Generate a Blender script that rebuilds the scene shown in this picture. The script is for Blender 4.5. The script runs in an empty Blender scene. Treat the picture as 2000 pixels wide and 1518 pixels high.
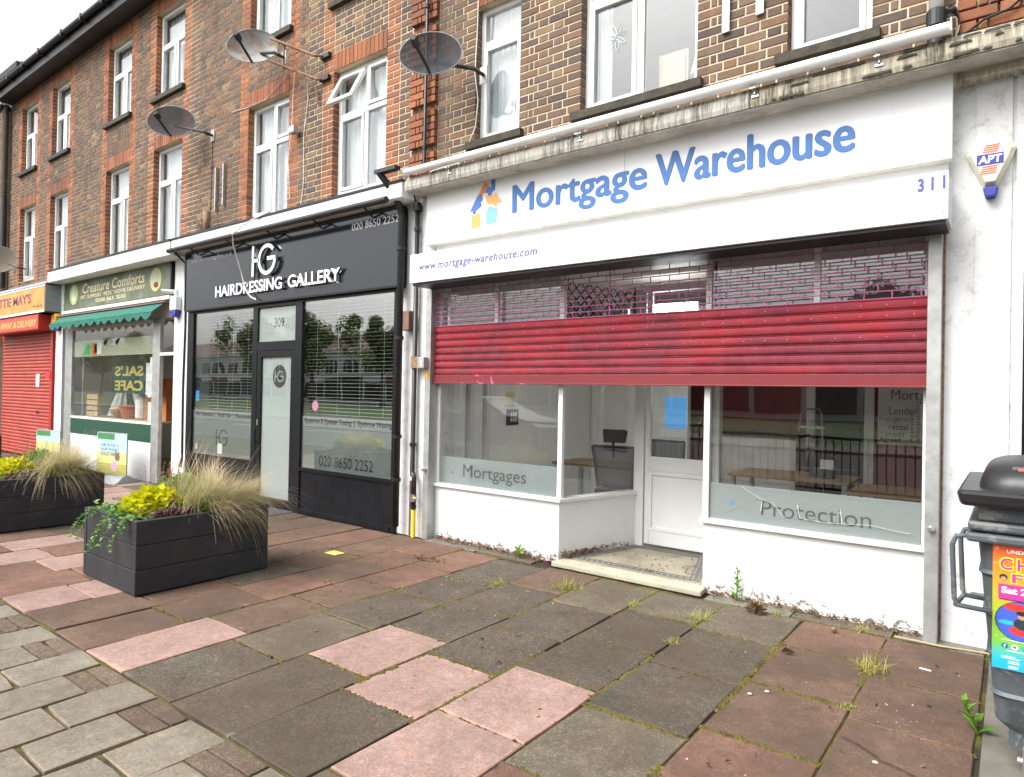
import bpy, bmesh, math, random
from math import sin, cos, pi, radians, sqrt
from mathutils import Vector, Matrix
random.seed(7)
sc = bpy.context.scene
COL = sc.collection

# ---------------------------------------------------------------- camera
CAM = Vector((0, 0, 1.6))
yaw, pitch, roll = radians(37.1576), radians(0.4658), radians(1.119)
fw = Vector((-sin(yaw) * cos(pitch), cos(yaw) * cos(pitch), sin(pitch)))
r_ = Vector((cos(yaw), sin(yaw), 0)); u_ = r_.cross(fw)
r2 = r_ * cos(roll) + u_ * sin(roll); u2 = u_ * cos(roll) - r_ * sin(roll)
cam = bpy.data.cameras.new('camera'); camo = bpy.data.objects.new('camera', cam); COL.objects.link(camo)
mw = Matrix.Identity(4)
for i in range(3):
    mw[i][0], mw[i][1], mw[i][2], mw[i][3] = r2[i], u2[i], -fw[i], CAM[i]
camo.matrix_world = mw
cam.sensor_width = 36; cam.lens = 1292.3 / 2000 * 36; cam.clip_start = .05; cam.clip_end = 2000
sc.camera = camo

# ---------------------------------------------------------------- light: bright overcast
world = bpy.data.worlds.new('World'); sc.world = world; world.use_nodes = True
wn = world.node_tree; wn.nodes.clear()
SUN_EL, SUN_AZ = radians(52), radians(205)          # azimuth from +Y, clockwise
sky = wn.nodes.new('ShaderNodeTexSky'); sky.sky_type = 'NISHITA'; sky.sun_disc = False
sky.sun_elevation = SUN_EL; sky.sun_rotation = SUN_AZ; sky.air_density = 1.0; sky.dust_density = 6.0; sky.ozone_density = 1.0
hs = wn.nodes.new('ShaderNodeHueSaturation'); hs.inputs['Saturation'].default_value = .16
bg = wn.nodes.new('ShaderNodeBackground'); bg.inputs[1].default_value = .15
wo = wn.nodes.new('ShaderNodeOutputWorld')
wn.links.new(sky.outputs[0], hs.inputs['Color']); wn.links.new(hs.outputs[0], bg.inputs[0]); wn.links.new(bg.outputs[0], wo.inputs[0])
sl = bpy.data.lights.new('sun', 'SUN'); sl.energy = .9; sl.angle = radians(35); sl.color = (1, .97, .92)
so = bpy.data.objects.new('sun', sl); COL.objects.link(so)
sd = Vector((sin(SUN_AZ) * cos(SUN_EL), cos(SUN_AZ) * cos(SUN_EL), sin(SUN_EL)))
so.rotation_euler = sd.to_track_quat('Z', 'Y').to_euler(); so.location = (0, -10, 20)
vs = sc.view_settings
sc.display_settings.display_device = 'sRGB'
vs.view_transform = 'Standard'; vs.look = 'None'; vs.exposure = 1.2; vs.gamma = 1; vs.use_curve_mapping = False
try:
    sc.cycles.max_bounces = 10; sc.cycles.transparent_max_bounces = 24; sc.cycles.diffuse_bounces = 4; sc.cycles.glossy_bounces = 4
    sc.cycles.use_denoising = True; sc.cycles.caustics_reflective = False; sc.cycles.caustics_refractive = False
except Exception: pass

# ---------------------------------------------------------------- object helpers
ORG = {}
def org(o): return ORG.get(o.name, Vector((0, 0, 0))) if o else Vector((0, 0, 0))
def tag(o, label=None, cat=None, group=None, kind=None):
    if label: o['label'] = label
    if cat: o['category'] = cat
    if group: o['group'] = group
    if kind: o['kind'] = kind
    return o
def thing(name, label, cat, loc, group=None, kind=None):
    o = bpy.data.objects.new(name, None); COL.objects.link(o); o.location = loc; o.empty_display_size = .1
    ORG[o.name] = Vector(loc); return tag(o, label, cat, group, kind)
def link(o, parent=None):
    COL.objects.link(o)
    if parent: o.parent = parent
    return o

class MB:
    def __init__(s): s.v = []; s.f = []; s.c = []; s.cur = None
    def face(s, pts):
        n = len(s.v); s.v += [tuple(p) for p in pts]; s.f.append(tuple(range(n, n + len(pts)))); s.c.append(s.cur)
    def box(s, x0, x1, y0, y1, z0, z1):
        n = len(s.v)
        s.v += [(x0, y0, z0), (x1, y0, z0), (x1, y1, z0), (x0, y1, z0), (x0, y0, z1), (x1, y0, z1), (x1, y1, z1), (x0, y1, z1)]
        for q in ((0, 3, 2, 1), (4, 5, 6, 7), (0, 1, 5, 4), (1, 2, 6, 5), (2, 3, 7, 6), (3, 0, 4, 7)):
            s.f.append(tuple(n + i for i in q)); s.c.append(s.cur)
        return s
    def hexa(s, p):                                   # 8 points, bottom ring then top ring
        n = len(s.v); s.v += [tuple(q) for q in p]
        for q in ((0, 3, 2, 1), (4, 5, 6, 7), (0, 1, 5, 4), (1, 2, 6, 5), (2, 3, 7, 6), (3, 0, 4, 7)):
            s.f.append(tuple(n + i for i in q)); s.c.append(s.cur)
        return s
    def bar(s, a, b, w, d, up=(0, 0, 1)):             # rectangular bar a->b, width w, depth d
        a = Vector(a); b = Vector(b); t = (b - a).normalized(); upv = Vector(up)
        if abs(t.dot(upv)) > .98: upv = Vector((0, 1, 0))
        x = t.cross(upv).normalized() * (w / 2); y = x.cross(t).normalized() * (d / 2)
        return s.hexa([a - x - y, a + x - y, a + x + y, a - x + y, b - x - y, b + x - y, b + x + y, b - x + y])
    def tube(s, pts, r, n=10, cap=True):
        pts = [Vector(p) for p in pts]; rs = r if isinstance(r, (list, tuple)) else [r] * len(pts); rings = []; px = None
        for i, p in enumerate(pts):
            t = (pts[min(i + 1, len(pts) - 1)] - pts[max(i - 1, 0)]).normalized()
            if px is None:
                a = Vector((0, 0, 1)) if abs(t.z) < .9 else Vector((0, 1, 0)); px = t.cross(a).normalized()
            px = (px - t * px.dot(t)).normalized(); py = t.cross(px)
            k = len(s.v); s.v += [tuple(p + px * cos(2 * pi * j / n) * rs[i] + py * sin(2 * pi * j / n) * rs[i]) for j in range(n)]; rings.append(k)
        for a, b in zip(rings, rings[1:]):
            for j in range(n): s.f.append((a + j, a + (j + 1) % n, b + (j + 1) % n, b + j)); s.c.append(s.cur)
        if cap:
            s.f.append(tuple(rings[0] + j for j in reversed(range(n)))); s.c.append(s.cur)
            s.f.append(tuple(rings[-1] + j for j in range(n))); s.c.append(s.cur)
        return s
    def lathe(s, c, prof, n=20, axis=(0, 0, 1)):      # prof: (radius, height) along axis
        ax = Vector(axis).normalized(); a = ax.orthogonal().normalized(); b = ax.cross(a); c = Vector(c); rings = []
        for r, h in prof:
            k = len(s.v); s.v += [tuple(c + ax * h + a * cos(2 * pi * j / n) * r + b * sin(2 * pi * j / n) * r) for j in range(n)]; rings.append(k)
        for p, q in zip(rings, rings[1:]):
            for j in range(n): s.f.append((p + j, p + (j + 1) % n, q + (j + 1) % n, q + j)); s.c.append(s.cur)
        s.f.append(tuple(rings[0] + j for j in reversed(range(n)))); s.c.append(s.cur)
        s.f.append(tuple(rings[-1] + j for j in range(n))); s.c.append(s.cur)
        return s
    def prism(s, poly, y0, y1):                       # polygon in XZ (counter-clockwise seen from -Y), extruded along Y
        n = len(s.v); k = len(poly)
        s.v += [(p[0], y0, p[1]) for p in poly] + [(p[0], y1, p[1]) for p in poly]
        s.f.append(tuple(range(n, n + k))); s.c.append(s.cur)
        s.f.append(tuple(n + k + i for i in reversed(range(k)))); s.c.append(s.cur)
        for i in range(k):
            j = (i + 1) % k; s.f.append((n + j, n + i, n + k + i, n + k + j)); s.c.append(s.cur)
        return s
    def xprof(s, prof, x0, x1):                       # closed profile in (y, z), extruded along X
        n = len(s.v); k = len(prof)
        s.v += [(x0, p[0], p[1]) for p in prof] + [(x1, p[0], p[1]) for p in prof]
        s.f.append(tuple(range(n, n + k))); s.c.append(s.cur)
        s.f.append(tuple(n + k + i for i in reversed(range(k)))); s.c.append(s.cur)
        for i in range(k):
            j = (i + 1) % k; s.f.append((n + j, n + i, n + k + i, n + k + j)); s.c.append(s.cur)
        return s
    def zpoly(s, poly, z0, z1):                       # polygon in XY, extruded along Z
        n = len(s.v); k = len(poly)
        s.v += [(p[0], p[1], z0) for p in poly] + [(p[0], p[1], z1) for p in poly]
        s.f.append(tuple(n + i for i in reversed(range(k)))); s.c.append(s.cur)
        s.f.append(tuple(n + k + i for i in range(k))); s.c.append(s.cur)
        for i in range(k):
            j = (i + 1) % k; s.f.append((n + i, n + j, n + k + j, n + k + i)); s.c.append(s.cur)
        return s
    def build(s, name, mat, parent=None, label=None, cat=None, group=None, kind=None, smooth=False, bevel=0, world_origin=None, fix=True):
        me = bpy.data.meshes.new(name)
        if parent: O = org(parent)
        elif world_origin is not None: O = Vector(world_origin)
        else:
            xs = [v[0] for v in s.v]; ys = [v[1] for v in s.v]; zs = [v[2] for v in s.v]
            O = Vector(((min(xs) + max(xs)) / 2, (min(ys) + max(ys)) / 2, min(zs)))
        me.from_pydata([(v[0] - O[0], v[1] - O[1], v[2] - O[2]) for v in s.v], [], s.f)
        if any(c is not None for c in s.c):
            at = me.color_attributes.new('col', 'FLOAT_COLOR', 'CORNER'); buf = []
            for p in me.polygons:
                c = s.c[p.index] or (.5, .5, .5); buf += [c[0], c[1], c[2], 1] * p.loop_total
            at.data.foreach_set('color', buf)
        if fix:
            bm = bmesh.new(); bm.from_mesh(me); bmesh.ops.recalc_face_normals(bm, faces=bm.faces[:]); bm.to_mesh(me); bm.free()
        if smooth:
            for p in me.polygons: p.use_smooth = True
        me.materials.append(MAT[mat] if isinstance(mat, str) else mat)
        o = bpy.data.objects.new(name, me); link(o, parent); ORG[o.name] = O
        if not parent: o.location = O
        if bevel:
            m = o.modifiers.new('bevel', 'BEVEL'); m.width = bevel; m.segments = 2; m.limit_method = 'ANGLE'; m.angle_limit = radians(40)
        if smooth == 'auto':
            pass
        return tag(o, label, cat, group, kind)

def piece(name, me, loc, parent, rot=(0, 0, 0), scale=(1, 1, 1), color=None):
    o = bpy.data.objects.new(name, me); link(o, parent); o.location = Vector(loc) - org(parent); o.rotation_euler = rot; o.scale = scale
    if color: o.color = (*color, 1)
    ORG[o.name] = org(parent); return o

def text_geo(txt, extrude=0, offset=0, shear=0, space=1):
    cu = bpy.data.curves.new('t', 'FONT'); cu.body = txt; cu.size = 1; cu.extrude = extrude; cu.offset = offset; cu.shear = shear
    cu.space_character = space; cu.resolution_u = 4; cu.align_x = 'LEFT'
    o = bpy.data.objects.new('t', cu); COL.objects.link(o); me = bpy.data.meshes.new_from_object(o)
    vs_ = [tuple(v.co) for v in me.vertices]; fs = [tuple(p.vertices) for p in me.polygons]
    bpy.data.objects.remove(o); bpy.data.curves.remove(cu); bpy.data.meshes.remove(me)
    return vs_, fs
def add_text(mb, txt, x0, x1, z0, z1, y, depth=.002, bold=0, shear=0, space=1, mirror=False, mapf=None):
    """letters standing in an XZ plane at y (front), fitted to the box x0..x1, z0..z1"""
    v, f = text_geo(txt, extrude=.5, offset=bold, shear=shear, space=space)
    if not v: return
    ax = min(p[0] for p in v); bx = max(p[0] for p in v); ay = min(p[1] for p in v); by = max(p[1] for p in v)
    n = len(mb.v)
    for p in v:
        u = (p[0] - ax) / (bx - ax); w = (p[1] - ay) / (by - ay)
        if mirror: u = 1 - u
        q = (x0 + u * (x1 - x0), y - depth * (p[2] + .5), z0 + w * (z1 - z0))
        mb.v.append(mapf(q) if mapf else q)
    for q in f: mb.f.append(tuple(n + i for i in q)); mb.c.append(mb.cur)

def add_bold(mb, txt, x0, x1, z0, z1, y, b):           # heavier letters: thin sheets fanned out, each a hair prouder
    for i, (dx, dz) in enumerate(((-b, 0), (b, 0), (0, -b * .6), (0, b * .6), (-b * .6, b * .5), (b * .6, -b * .5), (0, 0))):
        add_text(mb, txt, x0 + b + dx, x1 - b + dx, z0 + dz, z1 + dz, y - i * .0004, .0003)

# ---------------------------------------------------------------- materials
MAT = {}
class NT:
    def __init__(s, name):
        m = bpy.data.materials.new(name); m.use_nodes = True; MAT[name] = m; s.m = m; s.t = m.node_tree; s.t.nodes.clear()
        s.out = s.n('ShaderNodeOutputMaterial')
    def n(s, t, **k):
        x = s.t.nodes.new(t)
        for a, b in k.items():
            if a.startswith('i_'): x.inputs[int(a[2:]) if a[2:].isdigit() else a[2:].replace('_', ' ')].default_value = b
            else: setattr(x, a, b)
        return x
    def l(s, a, b): s.t.links.new(a, b)
    def noise(s, scale, detail=4, rough=.55, vec=None, dist=0):
        x = s.n('ShaderNodeTexNoise'); x.inputs['Scale'].default_value = scale; x.inputs['Detail'].default_value = detail
        x.inputs['Roughness'].default_value = rough; x.inputs['Distortion'].default_value = dist
        if vec is not None: s.l(vec, x.inputs['Vector'])
        return x.outputs['Fac']
    def ramp(s, fac, stops):
        x = s.n('ShaderNodeValToRGB'); e = x.color_ramp.elements
        while len(e) < len(stops): e.new(.5)
        for i, (p, c) in enumerate(stops):
            e[i].position = p; e[i].color = (*c, 1) if not isinstance(c, (int, float)) else (c, c, c, 1)
        s.l(fac, x.inputs[0]); return x.outputs[0]
    def mix(s, fac, a, b, mode='MIX'):
        x = s.n('ShaderNodeMix'); x.data_type = 'RGBA'; x.blend_type = mode
        for v, i in ((fac, 0), (a, 6), (b, 7)):
            if hasattr(v, 'is_output'): s.l(v, x.inputs[i])
            elif isinstance(v, (int, float)): x.inputs[i].default_value = v
            else: x.inputs[i].default_value = (*v, 1)
        return x.outputs[2]
    def math(s, op, a, b=None, c=None):
        x = s.n('ShaderNodeMath'); x.operation = op
        for i, v in enumerate((a, b, c)):
            if v is None: continue
            if hasattr(v, 'is_output'): s.l(v, x.inputs[i])
            else: x.inputs[i].default_value = v
        return x.outputs[0]
    def coord(s, kind='Object', scale=(1, 1, 1), rnd=False):
        x = s.n('ShaderNodeTexCoord').outputs[kind] if kind != 'Position' else s.n('ShaderNodeNewGeometry').outputs['Position']
        mp = s.n('ShaderNodeMapping'); mp.inputs['Scale'].default_value = scale; s.l(x, mp.inputs[0])
        if rnd:
            oi = s.n('ShaderNodeObjectInfo'); k = s.math('MULTIPLY', oi.outputs['Random'], 57.0)
            cb = s.n('ShaderNodeCombineXYZ'); s.l(k, cb.inputs[0]); s.l(k, cb.inputs[1]); s.l(cb.outputs[0], mp.inputs['Location'])
        return mp.outputs[0]
    def bsdf(s, col, rough=.6, metal=0, spec=.5, bump=None, bstr=.2, bdist=.01, **k):
        b = s.n('ShaderNodeBsdfPrincipled')
        for v, i in ((col, 'Base Color'), (rough, 'Roughness'), (metal, 'Metallic'), (spec, 'Specular IOR Level')):
            if hasattr(v, 'is_output'): s.l(v, b.inputs[i])
            elif isinstance(v, (int, float)): b.inputs[i].default_value = v
            else: b.inputs[i].default_value = (*v, 1)
        if bump is not None:
            bp = s.n('ShaderNodeBump'); bp.inputs['Strength'].default_value = bstr; bp.inputs['Distance'].default_value = bdist
            s.l(bump, bp.inputs['Height']); s.l(bp.outputs[0], b.inputs['Normal'])
        for a, v in k.items(): b.inputs[a.replace('_', ' ')].default_value = v
        s.l(b.outputs[0], s.out.inputs[0]); return b

def simple(name, col, rough=.55, metal=0, var=.12, scale=6, bump=0, spec=.5, bscale=40, dirt=0, dirtcol=(.08, .07, .055)):
    t = NT(name); v = t.coord('Position'); n = t.noise(scale, 5, vec=v)
    c = t.mix(t.ramp(n, [(.3, 0), (.7, 1)]), tuple(max(0, x * (1 - var)) for x in col), tuple(min(1, x * (1 + var)) for x in col))
    if dirt:
        d = t.noise(scale * 2.3, 6, .7, v); c = t.mix(t.math('MULTIPLY', t.ramp(d, [(.52, 0), (.72, 1)]), dirt), c, dirtcol)
    b = t.noise(bscale, 3, vec=v) if bump else None
    t.bsdf(c, rough, metal, spec, b, bump, .004)
    return t
def streaks(name, base, dark, amt, lo=.5, blot=(.34, .28, .17), bamt=.45):
    t = NT(name); v = t.coord('Position', (26, 3, 2.2)); a = t.noise(1, 6, .8, v); w = t.noise(2.1, 4, .6, t.coord('Position'))
    m = t.math('MULTIPLY', t.ramp(a, [(lo, 0), (lo + .16, 1)]), t.ramp(w, [(.32, .25), (.6, 1)]))
    c = t.mix(t.math('MULTIPLY', m, amt), base, dark); c = t.mix(t.math('MULTIPLY', t.ramp(w, [(.55, 0), (.75, 1)]), bamt), c, blot)
    t.bsdf(c, .8 if amt > .3 else .4, 0, .3, t.noise(40, 4, vec=t.coord('Position')), .5 if amt > .3 else .05, .006)
simple('upvc', (.80, .81, .80), .3, var=.03, dirt=.12, dirtcol=(.45, .44, .40))
simple('white_paint', (.70, .70, .69), .45, var=.04, bump=.1)
streaks('sign_white', (.735, .74, .75), (.50, .49, .45), .28, .56, (.62, .61, .56), .35)
simple('sign_edge', (.55, .52, .44), .5, dirt=.4)
simple('black_paint', (.008, .009, .011), .32, var=.3, spec=.3)
simple('sign_black', (.013, .015, .022), .12, var=.05, scale=2)
simple('black_plastic', (.016, .016, .018), .4, var=.3)
simple('galv', (.42, .43, .42), .45, .55, var=.18, scale=9, dirt=.3, dirtcol=(.3, .2, .12))
simple('steel', (.5, .5, .5), .3, .9)
simple('chrome', (.9, .9, .92), .16, .92, var=.02)
simple('brown_box', (.2, .11, .08), .5)
simple('lead', (.26, .28, .31), .6, dirt=.3)
simple('felt', (.035, .035, .04), .85, bump=.6, bscale=80)
simple('sill_concrete', (.055, .048, .036), .9, var=.35, scale=14, bump=.7, bscale=90)
simple('eave_black', (.018, .018, .022), .45, var=.4, dirt=.3, dirtcol=(.09, .08, .07))
simple('ceiling', (.62, .62, .6), .8)
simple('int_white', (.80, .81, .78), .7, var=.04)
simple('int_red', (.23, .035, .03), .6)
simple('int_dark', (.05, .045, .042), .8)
simple('carpet', (.055, .06, .068), .95, bump=.5, bscale=200)
simple('net', (.74, .76, .78), .85, var=.05)
simple('blind', (.78, .78, .74), .5, var=.03)
simple('desk_wood', (.24, .15, .07), .4, var=.1)
simple('counter', (.6, .58, .53), .5)
simple('chair_black', (.02, .02, .022), .55)
simple('concrete', (.16, .15, .125), .9, var=.22, scale=5, bump=.5, bscale=120, dirt=.35)
simple('asphalt', (.055, .055, .056), .9, var=.2, bump=.6, bscale=150)
simple('line_white', (.7, .7, .68), .7)
simple('stone_cream', (.40, .36, .275), .7, var=.14, scale=9, dirt=.4)
simple('soil', (.03, .022, .016), .95, bump=.8, bscale=60)
simple('blue_plastic', (.02, .11, .22), .45)
simple('orange_pot', (.5, .17, .06), .7)
simple('pale_wood', (.45, .33, .18), .7, var=.2)
simple('cabinet', (.45, .16, .05), .55, var=.15)
simple('grey_cloth', (.34, .36, .37), .8, var=.3, scale=12)
simple('rust', (.26, .15, .09), .8, var=.5, scale=30)
simple('cable_white', (.75, .73, .68), .5)
simple('sand_brick', (.3, .2, .14), .9)
simple('leafpile', (.16, .095, .045), .85, var=.5, scale=25)
simple('yellow_paper', (.72, .66, .16), .7, var=.05)
simple('paper_white', (.75, .75, .72), .7)
simple('cork', (.5, .38, .22), .8)
simple('gum', (.5, .47, .4), .8)
def flat(name, col, rough=.5, em=0):
    t = NT(name); t.bsdf(col, rough)
    if em:
        b = t.t.nodes['Principled BSDF']; b.inputs['Emission Color'].default_value = (*col, 1); b.inputs['Emission Strength'].default_value = em
for n, c in dict(blue_text=(.030, .125, .36), blue_dark=(.07, .09, .33), logo_orange=(.75, .20, .03), logo_pale_orange=(.8, .36, .10), logo_blue=(.06, .16, .48), logo_pale_blue=(.20, .43, .72),
                 yellow_text=(.55, .44, .12), cream_text=(.78, .68, .42), purple_text=(.20, .05, .12), black_text=(.02, .02, .022), grey_text=(.48, .49, .5), orange_sign=(.85, .42, .08), red_sign=(.6, .07, .04),
                 alarm_cream=(.66, .64, .50), alarm_blue=(.03, .035, .30), alarm_red=(.70, .14, .10), alarm_yellow=(.70, .36, .03), alarm_white=(.75, .78, .8), green_vinyl=(.06, .42, .12), sticker_blue=(.05, .33, .70), sticker_pink=(.75, .28, .48), sticker_white=(.8, .8, .8), red_card=(.6, .03, .03),
                 poster_red=(.80, .12, .03), poster_orange=(.85, .32, .05), poster_olive=(.42, .42, .03), poster_green=(.16, .48, .05), poster_teal=(.02, .45, .50), poster_blue=(.02, .38, .75), poster_pink=(.80, .04, .28), poster_yellow=(.85, .75, .03), poster_purple=(.14, .02, .22), skin=(.48, .26, .17), dark_shirt=(.02, .04, .05), toy_blue=(.06, .11, .55), toy_red=(.70, .04, .04),
                 cafe_green=(.008, .06, .035), board_sky=(.40, .68, .72), board_green=(.05, .22, .07), board_olive=(.35, .36, .08), pet_oval=(.52, .55, .22), valve_brass=(.5, .4, .2), yellow_sleeve=(.85, .65, .03), lamp_shade=(.85, .84, .8), taillight=(.4, .02, .02), flower_pale=(.75, .8, .8)).items(): flat(n, c)
flat('screen_blue', (.10, .36, .75), .4, .25)
flat('phone_glow', (.3, .75, .5), .4, .5)

# glass: clear single panes (thin boxes), Schlick reflection on every face
def glass(name, tint=(.93, .96, .95), f0=.045, wav=.03):
    t = NT(name); lw = t.n('ShaderNodeLayerWeight'); lw.inputs[0].default_value = .5
    bp = t.n('ShaderNodeBump'); bp.inputs['Strength'].default_value = wav; bp.inputs['Distance'].default_value = .02
    t.l(t.noise(2.2, 1, .4, t.coord('Position')), bp.inputs['Height'])
    p = t.math('POWER', lw.outputs['Facing'], 5.0); fac = t.math('MULTIPLY_ADD', p, 1 - f0, f0)
    tr = t.n('ShaderNodeBsdfTransparent'); tr.inputs[0].default_value = (*tint, 1)
    gl = t.n('ShaderNodeBsdfGlossy'); gl.inputs['Roughness'].default_value = .0; t.l(bp.outputs[0], gl.inputs['Normal'])
    mx = t.n('ShaderNodeMixShader'); t.l(fac, mx.inputs[0]); t.l(tr.outputs[0], mx.inputs[1]); t.l(gl.outputs[0], mx.inputs[2]); t.l(mx.outputs[0], t.out.inputs[0])
glass('glass', (.98, .988, .985), .075); glass('glass_upper', (.95, .97, .975), .085, .02)
glass('glass_dark', (.80, .82, .82), .10, .03); glass('glass_salon', (.93, .95, .94), .23, .05)
def film(name, col, alpha):
    t = NT(name); d = t.n('ShaderNodeBsdfDiffuse'); d.inputs[0].default_value = (*col, 1); tl = t.n('ShaderNodeBsdfTranslucent'); tl.inputs[0].default_value = (*col, 1)
    a = t.n('ShaderNodeMixShader'); a.inputs[0].default_value = .35; t.l(d.outputs[0], a.inputs[1]); t.l(tl.outputs[0], a.inputs[2])
    tr = t.n('ShaderNodeBsdfTransparent'); b = t.n('ShaderNodeMixShader'); b.inputs[0].default_value = alpha
    t.l(tr.outputs[0], b.inputs[1]); t.l(a.outputs[0], b.inputs[2]); t.l(b.outputs[0], t.out.inputs[0])
film('frost', (.44, .49, .48), .96); film('frost_light', (.56, .62, .60), .97); film('frost_office', (.42, .475, .475), .94); film('banner_film', (.62, .66, .50), .9); film('disc_film', (.28, .30, .29), .8)
film('frost_letter', (.17, .19, .19), .85); film('dish_mesh', (.075, .085, .10), .84); film('dish_rusty', (.25, .225, .185), .96); film('chair_mesh', (.03, .03, .035), .5)

# bricks
def brickmat(name, src):
    t = NT(name)
    if src == 'attr':
        a = t.n('ShaderNodeAttribute'); a.attribute_name = 'col'; c = a.outputs['Color']
    else: c = t.n('ShaderNodeObjectInfo').outputs['Color']
    v = t.coord('Position'); n = t.noise(26, 5, .65, v); n2 = t.noise(130, 3, .6, v); n3 = t.noise(.9, 3, .5, v)
    c = t.mix(t.ramp(n, [(.35, 0), (.75, .6)]), c, t.mix(.5, c, (.035, .026, .024)))
    c = t.mix(t.math('MULTIPLY', t.ramp(n2, [(.55, 0), (.75, 1)]), .35), c, (.28, .22, .16))
    c = t.mix(t.math('MULTIPLY', t.ramp(n3, [(.45, 0), (.75, 1)]), .35), c, (.05, .04, .036))
    c = t.mix(t.math('MULTIPLY', t.ramp(t.noise(1, 5, .65, t.coord('Position', (5, 1, .45))), [(.52, 0), (.72, 1)]), .4), c, (.045, .036, .032))
    t.bsdf(c, .88, 0, .3, t.noise(90, 4, .7, v), .55, .006)
brickmat('brick_joined', 'attr'); brickmat('brick_single', 'obj')
t = NT('mortar'); v = t.coord('Position'); t.bsdf(t.mix(t.ramp(t.noise(7, 6, .7, v), [(.3, 0), (.75, 1)]), (.64, .54, .39), t.mix(t.ramp(t.noise(1, 5, .65, t.coord('Position', (5, 1, .45))), [(.5, 0), (.72, 1)]), (.46, .38, .28), (.20, .165, .125))), .95, 0, .2, t.noise(150, 3, .6, v), .5, .004)

# painted render with grime
def render_paint(name, base, grime, lo, hi, scale=1.6):
    t = NT(name); v = t.coord('Position'); a = t.noise(scale, 6, .7, v); b = t.noise(scale * 11, 5, .75, v, .4); c3 = t.noise(48, 3, .6, v)
    c = t.mix(t.ramp(a, [(.4, 0), (.8, .35)]), base, tuple(x * .82 for x in base))
    c = t.mix(t.math('MULTIPLY', t.ramp(b, [(lo, 0), (hi, 1)]), .85), c, grime)
    t.bsdf(c, .75, 0, .3, t.math('ADD', t.math('MULTIPLY', a, .6), c3), .35, .006)
render_paint('render_white', (.72, .73, .73), (.30, .26, .21), .60, .76)
render_paint('pilaster_white', (.68, .69, .70), (.40, .37, .32), .52, .74, .9)
# stall riser: paint scuffed away in a ragged band along the foot of the wall
t = NT('riser_paint'); v = t.coord('Position'); sp = t.n('ShaderNodeSeparateXYZ'); t.l(v, sp.inputs[0])
n1 = t.noise(20, 6, .75, v, .6); n2 = t.noise(2.2, 3, .5, v)
h = t.math('MULTIPLY_ADD', sp.outputs['Z'], -2.6, .42); k = t.math('ADD', h, t.math('MULTIPLY', n2, .35))
m = t.ramp(t.math('ADD', t.math('MULTIPLY', k, .42), t.math('MULTIPLY', n1, .75)), [(.575, 0), (.62, 1)])
c = t.mix(t.ramp(t.noise(1.3, 5, .65, v), [(.35, 0), (.8, .5)]), (.74, .75, .75), (.58, .58, .56))
c = t.mix(m, c, t.mix(t.noise(60, 3, vec=v), (.10, .08, .065), (.28, .22, .17)))
t.bsdf(c, .7, 0, .3, t.math('SUBTRACT', t.noise(30, 4, vec=v), t.math('MULTIPLY', m, 1.2)), .4, .004)
# cornice with run-off streaks
streaks('cornice_dirty', (.52, .50, .45), (.032, .027, .02), .95, .42); streaks('cornice_white', (.75, .76, .75), (.22, .2, .17), .55, .6); streaks('cornice_rot', (.52, .47, .37), (.035, .026, .015), .97, .41)
simple('soffit', (.36, .33, .28), .8, var=.25, scale=4, dirt=.5)
# red shutter
t = NT('shutter_red'); v = t.coord('Position', (1, 1, 2.2)); n = t.noise(1.6, 4, .6, v); n2 = t.noise(9, 6, .75, t.coord('Position')); n3 = t.noise(60, 2, .5, t.coord('Position'))
c = t.mix(t.ramp(n, [(.4, 0), (.58, 1)]), (.18, .022, .036), (.32, .022, .030)); c = t.mix(t.ramp(n2, [(.35, 0), (.7, .6)]), c, (.25, .070, .092))
c = t.mix(t.math('MULTIPLY', t.ramp(n3, [(.73, 0), (.76, 1)]), .8), c, (.6, .2, .3))
c = t.mix(t.ramp(t.noise(1, 5, .7, t.coord('Position', (3, 3, 40))), [(.5, 0), (.75, .5)]), c, (.11, .03, .04))
t.bsdf(c, t.ramp(n2, [(.3, .6), (.7, .85)]), 0, .22, t.math('ADD', n2, t.math('MULTIPLY', t.noise(2.2, 2, .5, t.coord('Position')), 2.5)), .35, .006)
t = NT('shutter_foot'); v = t.coord('Position'); n = t.noise(3.4, 6, .72, v, .5)
t.bsdf(t.mix(t.ramp(n, [(.62, 0), (.635, 1)]), t.mix(t.noise(2, 3, vec=v), (.14, .014, .022), (.22, .022, .028)), (.50, .09, .25)), .5)
simple('grille_plum', (.46, .12, .30), .45, var=.15)
simple('shutter_red_flat', (.38, .05, .035), .45, var=.15, scale=3, dirt=.2, dirtcol=(.55, .28, .26))
simple('red_paint', (.42, .025, .018), .4)
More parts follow.
